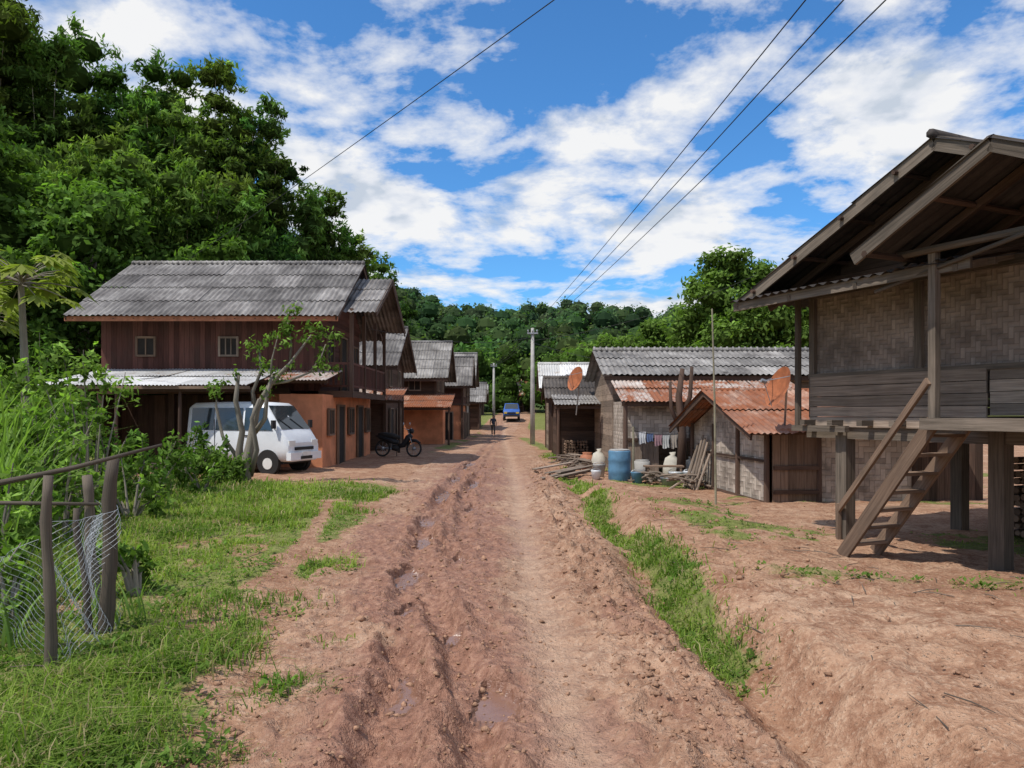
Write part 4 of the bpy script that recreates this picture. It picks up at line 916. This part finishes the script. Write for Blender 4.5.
def motorbike(x,y,ang,col):
    gz=float(H(x,y));e=E('motorbike',(x,y,gz));f=V(math.cos(ang),math.sin(ang),0);s=V(-f[1],f[0],0);z=V(0,0,1);lean=.12
    Q=lambda a,b,h:V(x,y,gz)+f*a+s*(b+lean*h)+z*h
    t=MB();m=MB();b=MB();k=MB()
    for a in (-.6,.62):
        pts=[Q(a+.27*math.cos(q),0,.29+.27*math.sin(q)) for q in np.linspace(0,2*math.pi,21)];t.tube(pts,.035,7,False)
        m.disc(Q(a,0,.29),s,.06,.1,10)
        for q in range(8): m.tube([Q(a,0,.29),Q(a+.25*math.cos(q*.785),0,.29+.25*math.sin(q*.785))],.006,4,False)
    m.tube([Q(.62,.06,.29),Q(.42,.06,.85),Q(.38,0,.95)],.02,6);m.tube([Q(.62,-.06,.29),Q(.42,-.06,.85),Q(.38,0,.95)],.02,6)
    m.tube([Q(.36,-.32,1.02),Q(.4,-.12,.97),Q(.4,.12,.97),Q(.36,.32,1.02)],.014,6);m.disc(Q(.3,.3,1.18),f,.06,.01,10);m.disc(Q(.3,-.3,1.18),f,.06,.01,10)
    m.tube([Q(-.1,.12,.25),Q(-.5,.13,.28),Q(-.9,.13,.36)],[.025,.035,.04],8)
    b.tube([Q(.5,0,.78),Q(.38,0,.68),Q(.22,0,.42),Q(.0,0,.36)],[.09,.12,.10,.07],8);b.tube([Q(.0,0,.50),Q(-.3,0,.58),Q(-.7,0,.70),Q(-.88,0,.74)],[.08,.11,.09,.03],8);b.tube([Q(.42,0,.62),Q(.68,0,.58),Q(.86,0,.5)],[.04,.06,.02],6);b.disc(Q(.5,0,.92),f,.09,.12,10)
    k.tube([Q(.05,0,.68),Q(-.2,0,.74),Q(-.5,0,.78),Q(-.78,0,.80)],[.06,.10,.10,.05],8);k.tube([Q(.05,0,.28),Q(-.2,0,.33)],.11,8);k.tube([Q(-.1,.1,.2),Q(-.15,.28,.0)],.012,5)
    t.obj('tyres',RUBBER,e,True);m.obj('frame',METAL,e,True);b.obj('body_panels',col,e,True);k.obj('seat_and_engine',RUBBER,e,True)
motorbike(-4.15,27.2,-.25,WIRE)
def laundry(x0,x1,y,z,n,name='clothesline'):
    e=E(name,((x0+x1)/2,y,z));w=MB();w.tube([V(x0+(x1-x0)*t,y,z-.12*4*t*(1-t)) for t in np.linspace(0,1,9)],.006,5);w.obj('line',WIRE,e)
    w=MB()
    for xx_ in (x0,x1):w.tube([V(xx_,y,float(H(xx_,y))-.1),V(xx_,y,z+.1)],.03,6)
    w.obj('poles',BAMB,e)
    cols=[(.5,.5,.48),(.3,.09,.09),(.10,.14,.25),(.42,.36,.3),(.08,.08,.09),(.34,.2,.22),(.16,.24,.24),(.55,.55,.55)]
    for i in range(n):
        a=x0+.15+(x1-x0-.4)*i/n;wd=(x1-x0)/n*random.uniform(.45,.75);h=random.uniform(.2,.45);m=MB();P=np.zeros((9,7,3));t0=(a-x0)/(x1-x0);zt=z-.48*t0*(1-t0)
        for p in range(9):
            for q in range(7): P[p,q]=V(a+wd*p/8*(1-.12*math.sin(q/6*3)),y+.035*math.sin(p*2.1+i)*q/6,zt-h*q/6-.02*math.sin(p*.8)*q/6)
        m.grid(P);m.obj('cloth_%d'%i,m_plain('cloth',cols[(i*3+int(x0*7))%8],.9),e,True)
laundry(3.3,5.0,20.4,1.2,6)
pm=MB();pe=E('plank_pile',(1.35,20,0))
for i in range(7):
    a=random.uniform(-.4,.4);c0=V(1.45+random.uniform(-.3,.3),20+random.uniform(-1,1),float(H(1.5,20))+.06+.03*i);d=V(math.cos(1.2+a),math.sin(1.2+a),random.uniform(0,.06));pm.beam(c0-d*.9,c0+d*.9,.16,.03)
pm.obj('planks',W_grey,pe)
def bucket(x,y,mat,r=.17,h=.3):
    gz=float(H(x,y));e=E('bucket',(x,y,gz));m=MB();m.tube([V(x,y,gz),V(x,y,gz+h),V(x,y,gz+h+.02)],[r*.75,r,r*1.06],14);m.obj('body',mat,e,True);k=MB();k.tube([V(x+r*math.cos(t),y,gz+h+.5*r*math.sin(t)) for t in np.linspace(0,math.pi,9)],.006,4);k.obj('handle',METAL,e)
bucket(2.35,20.2,CONC);bucket(3.0,20.1,REDP,.12,.2);bucket(4.2,19.2,WHITE,.2,.28);bucket(4.5,19.0,WHITE,.16,.3);bucket(2.15,19.2,WHITE,.13,.2);bucket(3.15,18.9,BLUEB,.16,.26);bucket(3.9,18.6,METAL,.22,.18);bucket(2.5,21.6,REDP,.16,.26)
def sack(x,y,s=1.0):
    gz=float(H(x,y));e=E('sack',(x,y,gz));m=MB();m.tube([V(x,y,gz),V(x,y,gz+.08*s),V(x+.02,y,gz+.35*s),V(x,y+.02,gz+.58*s),V(x+.03,y,gz+.66*s),V(x+.02,y,gz+.74*s)],[.17*s,.24*s,.26*s,.17*s,.06*s,.09*s],12);m.obj('body',SACK,e,True)
sack(4.3,20.2);sack(4.75,20.0,.85);sack(2.6,22.6,.9);sack(5.3,20.6)
def jar(x,y,s=1.0):
    gz=float(H(x,y));e=E('clay_jar',(x,y,gz));m=MB();m.tube([V(x,y,gz+a*s) for a in (0,.1,.3,.45,.5,.55)],[b*s for b in (.14,.22,.27,.2,.13,.16)],16);m.obj('body',RUSTP,e,True)
jar(2.3,22.9);jar(3.6,20.7,.8)
def wood_pile(x,y,n,L,name='branch_pile',mat=W_grey,r=.03):
    e=E(name,(x,y,0));m=MB()
    for i in range(n):
        g0=float(H(x,y));a=random.uniform(0,6.28);c0=V(x+random.uniform(-.3,.3),y+random.uniform(-.3,.3),g0+.05+random.random()*.25);d=V(math.cos(a),math.sin(a),random.uniform(-.1,.2))*L*random.uniform(.3,.6)
        m.tube([c0-d,c0+V(0,0,.03),c0+d],[r,r*.9,r*.6],6)
    m.obj('sticks',mat,e)
wood_pile(1.95,22.3,26,.9);wood_pile(4.1,17.8,18,.9);wood_pile(-8.6,18.9,18,1.4);wood_pile(1.9,25.0,18,.9);wood_pile(3.5,18.9,14,.7)
def firewood(x0,y0,nx,nz,ln=.5):
    e=E('firewood_stack',(x0,y0,0));m=MB();gz=float(H(x0,y0))
    for i in range(nx):
        for k in range(nz):
            q=V(x0+i*.11+random.uniform(-.02,.02),y0+random.uniform(-.04,.04),gz+.05+k*.1);m.tube([q-V(0,ln/2,0),q+V(0,ln/2,0)],random.uniform(.04,.055),6)
    m.obj('logs',W_tan,e)
firewood(5.6,20.7,14,9);firewood(2.0,28.0,8,7)
def stool(x,y,mat=W_tan):
    gz=float(H(x,y));e=E('wooden_bench',(x,y,gz));m=MB();m.box((x,y,gz+.42),(1.0,.3,.04))
    for a in (-.42,.42):
        for b_ in (-.11,.11): m.box((x+a,y+b_,gz+.2),(.05,.05,.42))
    m.box((x,y,gz+.2),(.8,.03,.05));m.obj('bench',mat,e)
stool(3.9,19.3)
tw=MB()
for i in range(130):
    y=3.2*(16/3.2)**random.random();x=random.choice([random.uniform(-3.5,-1.2)-.15*y,random.uniform(1.7,5)])
    g0=float(H(x,y))+.012;a=random.uniform(0,6.28);L=random.uniform(.04,.22);d=V(math.cos(a),math.sin(a),.03)*L;tw.tube([V(x,y,g0)-d,V(x,y,g0+.01),V(x,y,g0)+d],[.004,.004,.002],4)
tw.obj('fallen_twigs',W_post)
def upole(x,y,top,cross=.9,name='utility_pole'):
    gz=float(H(x,y));e=E(name,(x,y,gz));m=MB();m.tube([V(x,y,gz-.3),V(x,y,gz+(top-gz)*.5),V(x,y,top)],[.15,.125,.09],10);m.obj('pole',CONC,e,True)
    k=MB();k.box((x,y-.1,top-.3),(cross,.08,.08));
    for d in (-cross/2+.05,0,cross/2-.05): k.tube([V(x+d,y-.1,top-.25),V(x+d,y-.1,top-.18),V(x+d,y-.1,top-.1)],[.03,.05,.03],8)
    k.obj('crossarm',METAL,e)
upole(1.15,42,6.4,.6);upole(-1.75,72,6.4,.6);upole(5.0,-10,6.9)
def wire(p,q,sag,r=.012,name='power_line'):
    p=np.array(p,float);q=np.array(q,float);m=MB();m.tube([p*(1-t)+q*t-V(0,0,4*sag*t*(1-t)) for t in np.linspace(0,1,40)],r,6,False)
    m.obj(name,WIRE)
for i,(a,b) in enumerate(((.88,4.45),(1.15,4.85),(1.42,5.3))): wire((a,42,6.25),(b,-10,6.75+(-.1)*i),.42,.008)
wire((-11.2,26.0,7.0),(6.9,-2,5.75),.12,.006)
for d in (-.25,0,.25): wire((1.15+d,42,6.25),(-1.75+d,72,6.25),.3)
wire((1.15,42,5.7),(13,40,9.0),.5,.01);wire((1.15,42,5.9),(-5.0,26,4.6),.4,.01);wire((1.15,42,5.6),(6.5,22.6,2.9),.3,.008)
wire((-14.5,24,3.3),(-9,20,2.7),.3,.01);wire((4.0,7.8,3.2),(6,6.6,3.35),.03,.006)
bp=MB();be=E('bamboo_pole',(3.75,13.8,0));bp.tube([V(3.75,13.8,-.1),V(3.73,13.8,1.8),V(3.68,13.8,3.6)],[.022,.02,.014],7);bp.obj('pole',BAMB,be)
def stump(x,y):
    gz=float(H(x,y));e=E('lopped_tree',(x,y,gz));t=MB();P=lambda a,b,c:V(x+a,y+b,gz+c)
    for p,r in (([P(0,0,0),P(.05,0,1.2),P(-.05,0,2.2),P(.05,0,2.95)],[.13,.11,.09,.06]),([P(0,0,1.6),P(.25,0,2.2),P(.3,0,3.0)],[.08,.06,.045]),([P(0,0,1.3),P(-.25,0,1.9),P(-.28,0,2.6)],[.07,.05,.04])): t.tube(p,r,8)
    t.obj('trunk',W_dark,e,True)
stump(4.45,19.8)
def truck(x,y):
    gz=float(H(x,y))+.02;e=E('pickup_truck',(x,y,gz));m=MB();g=MB();t=MB();d=MB();h=MB()
    rows=[]
    for (yy_,top,w) in ((-2.2,.75,.78),(-2.15,1.0,.82),(-1.3,1.1,.85),(-1.2,1.15,.85),(-.6,1.75,.75),(.5,1.78,.75),(.75,1.15,.85),(.8,1.1,.85),(2.3,1.1,.85)):
        hh=[(w,.4),(w,.8),(w,min(1.08,top-.03)),(w-.06 if top<1.3 else .68,top),(0,top+.02)]
        rows.append([V(x+a,y+yy_,gz+b) for a,b in hh]+[V(x-a,y+yy_,gz+b) for a,b in hh[:-1][::-1]])
    m.grid(np.array(rows));m.face(rows[0]);m.face(rows[-1][::-1])
    g.face([V(x-.68,y-1.17,gz+1.2),V(x+.68,y-1.17,gz+1.2),V(x+.62,y-.66,gz+1.72),V(x-.62,y-.66,gz+1.72)])
    for sx in (-1,1):
        for yy_ in (-1.45,1.45): t.tube([V(x+sx*.62,y+yy_,gz+.33),V(x+sx*.86,y+yy_,gz+.33)],.34,18)
        h.box((x+sx*.6,y-2.2,gz+.8),(.3,.08,.16))
    d.box((x,y-2.22,gz+.78),(.8,.06,.16));d.box((x,y-2.25,gz+.5),(1.6,.12,.16))
    m.obj('body',BLUEP,e,True);g.obj('windshield',GLASS,e);t.obj('tyres',RUBBER,e);d.obj('grille_and_bumper',RUBBER,e);h.obj('headlights',YEL,e)
truck(-.05,78)
def person(x,y):
    gz=float(H(x,y))+.02;e=E('pedestrian',(x,y,gz))
    def skin(name,verts,edges,rad,mat,lvl=2):
        me=bpy.data.meshes.new(name);me.from_pydata([(x+a,y+b,gz+c) for a,b,c in verts],edges,[]);o=bpy.data.objects.new(name,me);scene.collection.objects.link(o)
        s=o.modifiers.new('s','SKIN')
        for i,r in enumerate(rad): me.skin_vertices[0].data[i].radius=(r,r) if not hasattr(r,'__len__') else r
        me.skin_vertices[0].data[0].use_root=True
        ss=o.modifiers.new('u','SUBSURF');ss.levels=lvl;ss.render_levels=lvl;me.materials.append(mat);attach(o,e);return o
    SK=m_plain('skin',(.30,.17,.11),.6,.1);SH=m_plain('shirt_dark',(.06,.07,.10),.9);TR=m_plain('trousers',(.10,.085,.075),.9);HR=m_plain('hair_black',(.012,.01,.01),.6)
    skin('trousers',[(0,0,.92),(.09,0,.86),(.10,-.10,.50),(.10,-.05,.12),(-.09,0,.86),(-.10,.12,.50),(-.10,.24,.14)],[(0,1),(1,2),(2,3),(0,4),(4,5),(5,6)],[(.14,.10),(.095,.095),.065,.055,(.095,.095),.065,.055],TR)
    skin('shirt',[(0,0,.95),(0,0,1.15),(0,0,1.38),(.17,0,1.38),(.23,.04,1.14),(-.17,0,1.38),(-.23,-.04,1.14)],[(0,1),(1,2),(2,3),(3,4),(2,5),(5,6)],[(.15,.10),(.14,.10),(.16,.10),.065,.05,.065,.05],SH)
    skin('arms_and_neck',[(.23,.04,1.16),(.25,-.06,.92),(.25,-.09,.82)],[(0,1),(1,2)],[.042,.033,.028],SK);skin('arm',[(-.23,-.04,1.16),(-.25,.02,.90),(-.25,.0,.82)],[(0,1),(1,2)],[.042,.033,.028],SK)
    skin('head',[(0,0,1.40),(0,0,1.47),(0,-.015,1.54),(0,0,1.62)],[(0,1),(1,2),(2,3)],[.05,.05,(.07,.085),(.07,.08)],SK);skin('hair',[(0,.02,1.56),(0,.015,1.63)],[(0,1)],[(.078,.09),(.07,.085)],HR)
    skin('shoe',[(.10,-.03,.05),(.10,-.18,.03)],[(0,1)],[.05,.035],HR);skin('shoe_back',[(-.10,.27,.06),(-.10,.14,.03)],[(0,1)],[.05,.035],HR)
person(-1.5,60)
# ---------------------------------------------------------------- light, sky, camera
S=nrm((-.42,-.30,.86))
sun=bpy.data.lights.new('sun','SUN');sun.energy=4.0;sun.angle=math.radians(.7);sun.color=(1,.955,.88)
so=bpy.data.objects.new('sun',sun);scene.collection.objects.link(so);so.rotation_euler=Vector(S).to_track_quat('Z','Y').to_euler();so.location=(0,0,40)
w=bpy.data.worlds.new('World');scene.world=w;w.use_nodes=True;t=w.node_tree;n=t.nodes;L=t.links
bg=n['Background'];out=n['World Output']
sky=n.new('ShaderNodeTexSky');sky.sky_type='NISHITA';sky.sun_disc=False;sky.sun_elevation=math.asin(S[2]);sky.sun_rotation=math.atan2(S[0],S[1])
sky.air_density=1.0;sky.dust_density=.4;sky.ozone_density=3
tint=n.new('ShaderNodeMix');tint.data_type='RGBA';tint.blend_type='MULTIPLY';tint.inputs[0].default_value=1;tint.inputs[7].default_value=(.50,.98,1.35,1)
L.new(sky.outputs[0],tint.inputs[6]);L.new(tint.outputs[2],bg.inputs[0]);bg.inputs[1].default_value=.13
tc=n.new('ShaderNodeTexCoord');sp=n.new('ShaderNodeSeparateXYZ');L.new(tc.outputs['Generated'],sp.inputs[0])
def M(op,a,b):
    m=n.new('ShaderNodeMath');m.operation=op
    for i,q in enumerate((a,b)):
        if hasattr(q,'links'): L.new(q,m.inputs[i])
        else: m.inputs[i].default_value=q
    return m.outputs[0]
zz=M('ADD',M('MAXIMUM',sp.outputs[2],0.0),.20)
cv=n.new('ShaderNodeCombineXYZ');L.new(M('DIVIDE',sp.outputs[0],zz),cv.inputs[0]);L.new(M('DIVIDE',sp.outputs[1],zz),cv.inputs[1])
def NO(vec,sc,det,ro,dist=0,loc=(0,0,0)):
    mp=n.new('ShaderNodeMapping');mp.inputs['Location'].default_value=loc;L.new(vec,mp.inputs[0])
    q=n.new('ShaderNodeTexNoise');q.inputs['Scale'].default_value=sc;q.inputs['Detail'].default_value=det;q.inputs['Roughness'].default_value=ro;q.inputs['Distortion'].default_value=dist;L.new(mp.outputs[0],q.inputs['Vector']);return q.outputs['Fac']
def RP(f,st):
    r=n.new('ShaderNodeValToRGB');e=r.color_ramp.elements
    while len(e)<len(st): e.new(.5)
    for i,(p,c) in enumerate(st): e[i].position=p;e[i].color=(*c,1) if hasattr(c,'__len__') else (c,c,c,1)
    L.new(f,r.inputs[0]);return r.outputs[0]
big=NO(cv.outputs[0],.8,2,.5,.2,(3.1,1.7,0));det=NO(cv.outputs[0],2.5,7,.60,.12,(5,2,0));det2=NO(cv.outputs[0],2.5,4,.60,.12,(5.06,2.09,0))
low=RP(sp.outputs[2],[(0.0,.15),(.18,.04),(.45,0.0)])
cf=M('ADD',M('ADD',M('MULTIPLY',big,.28),M('MULTIPLY',det,.78)),low)
mask=RP(cf,[(.485,0.0),(.525,.45),(.595,.97)])
dif=M('ADD',M('MULTIPLY',M('SUBTRACT',det2,det),2.6),M('MULTIPLY',cf,.9))
ccol=RP(dif,[(.44,(1.0,1.0,1.0)),(.60,(.86,.89,.95)),(.78,(.62,.69,.79))])
b2=n.new('ShaderNodeBackground');L.new(ccol,b2.inputs[0]);b2.inputs[1].default_value=.93
mx=n.new('ShaderNodeMixShader');L.new(mask,mx.inputs[0]);L.new(bg.outputs[0],mx.inputs[1]);L.new(b2.outputs[0],mx.inputs[2]);L.new(mx.outputs[0],out.inputs[0])
cam=bpy.data.cameras.new('camera');co=bpy.data.objects.new('camera',cam);scene.collection.objects.link(co);scene.camera=co
co.location=(0,0,1.7);co.rotation_euler=(math.radians(90),0,0);cam.sensor_width=36;cam.lens=36*750/1024;cam.shift_y=28/1024;cam.clip_end=5000;cam.clip_start=.05
scene.view_settings.view_transform='Standard';scene.view_settings.look='None';scene.view_settings.exposure=0
print('OK')
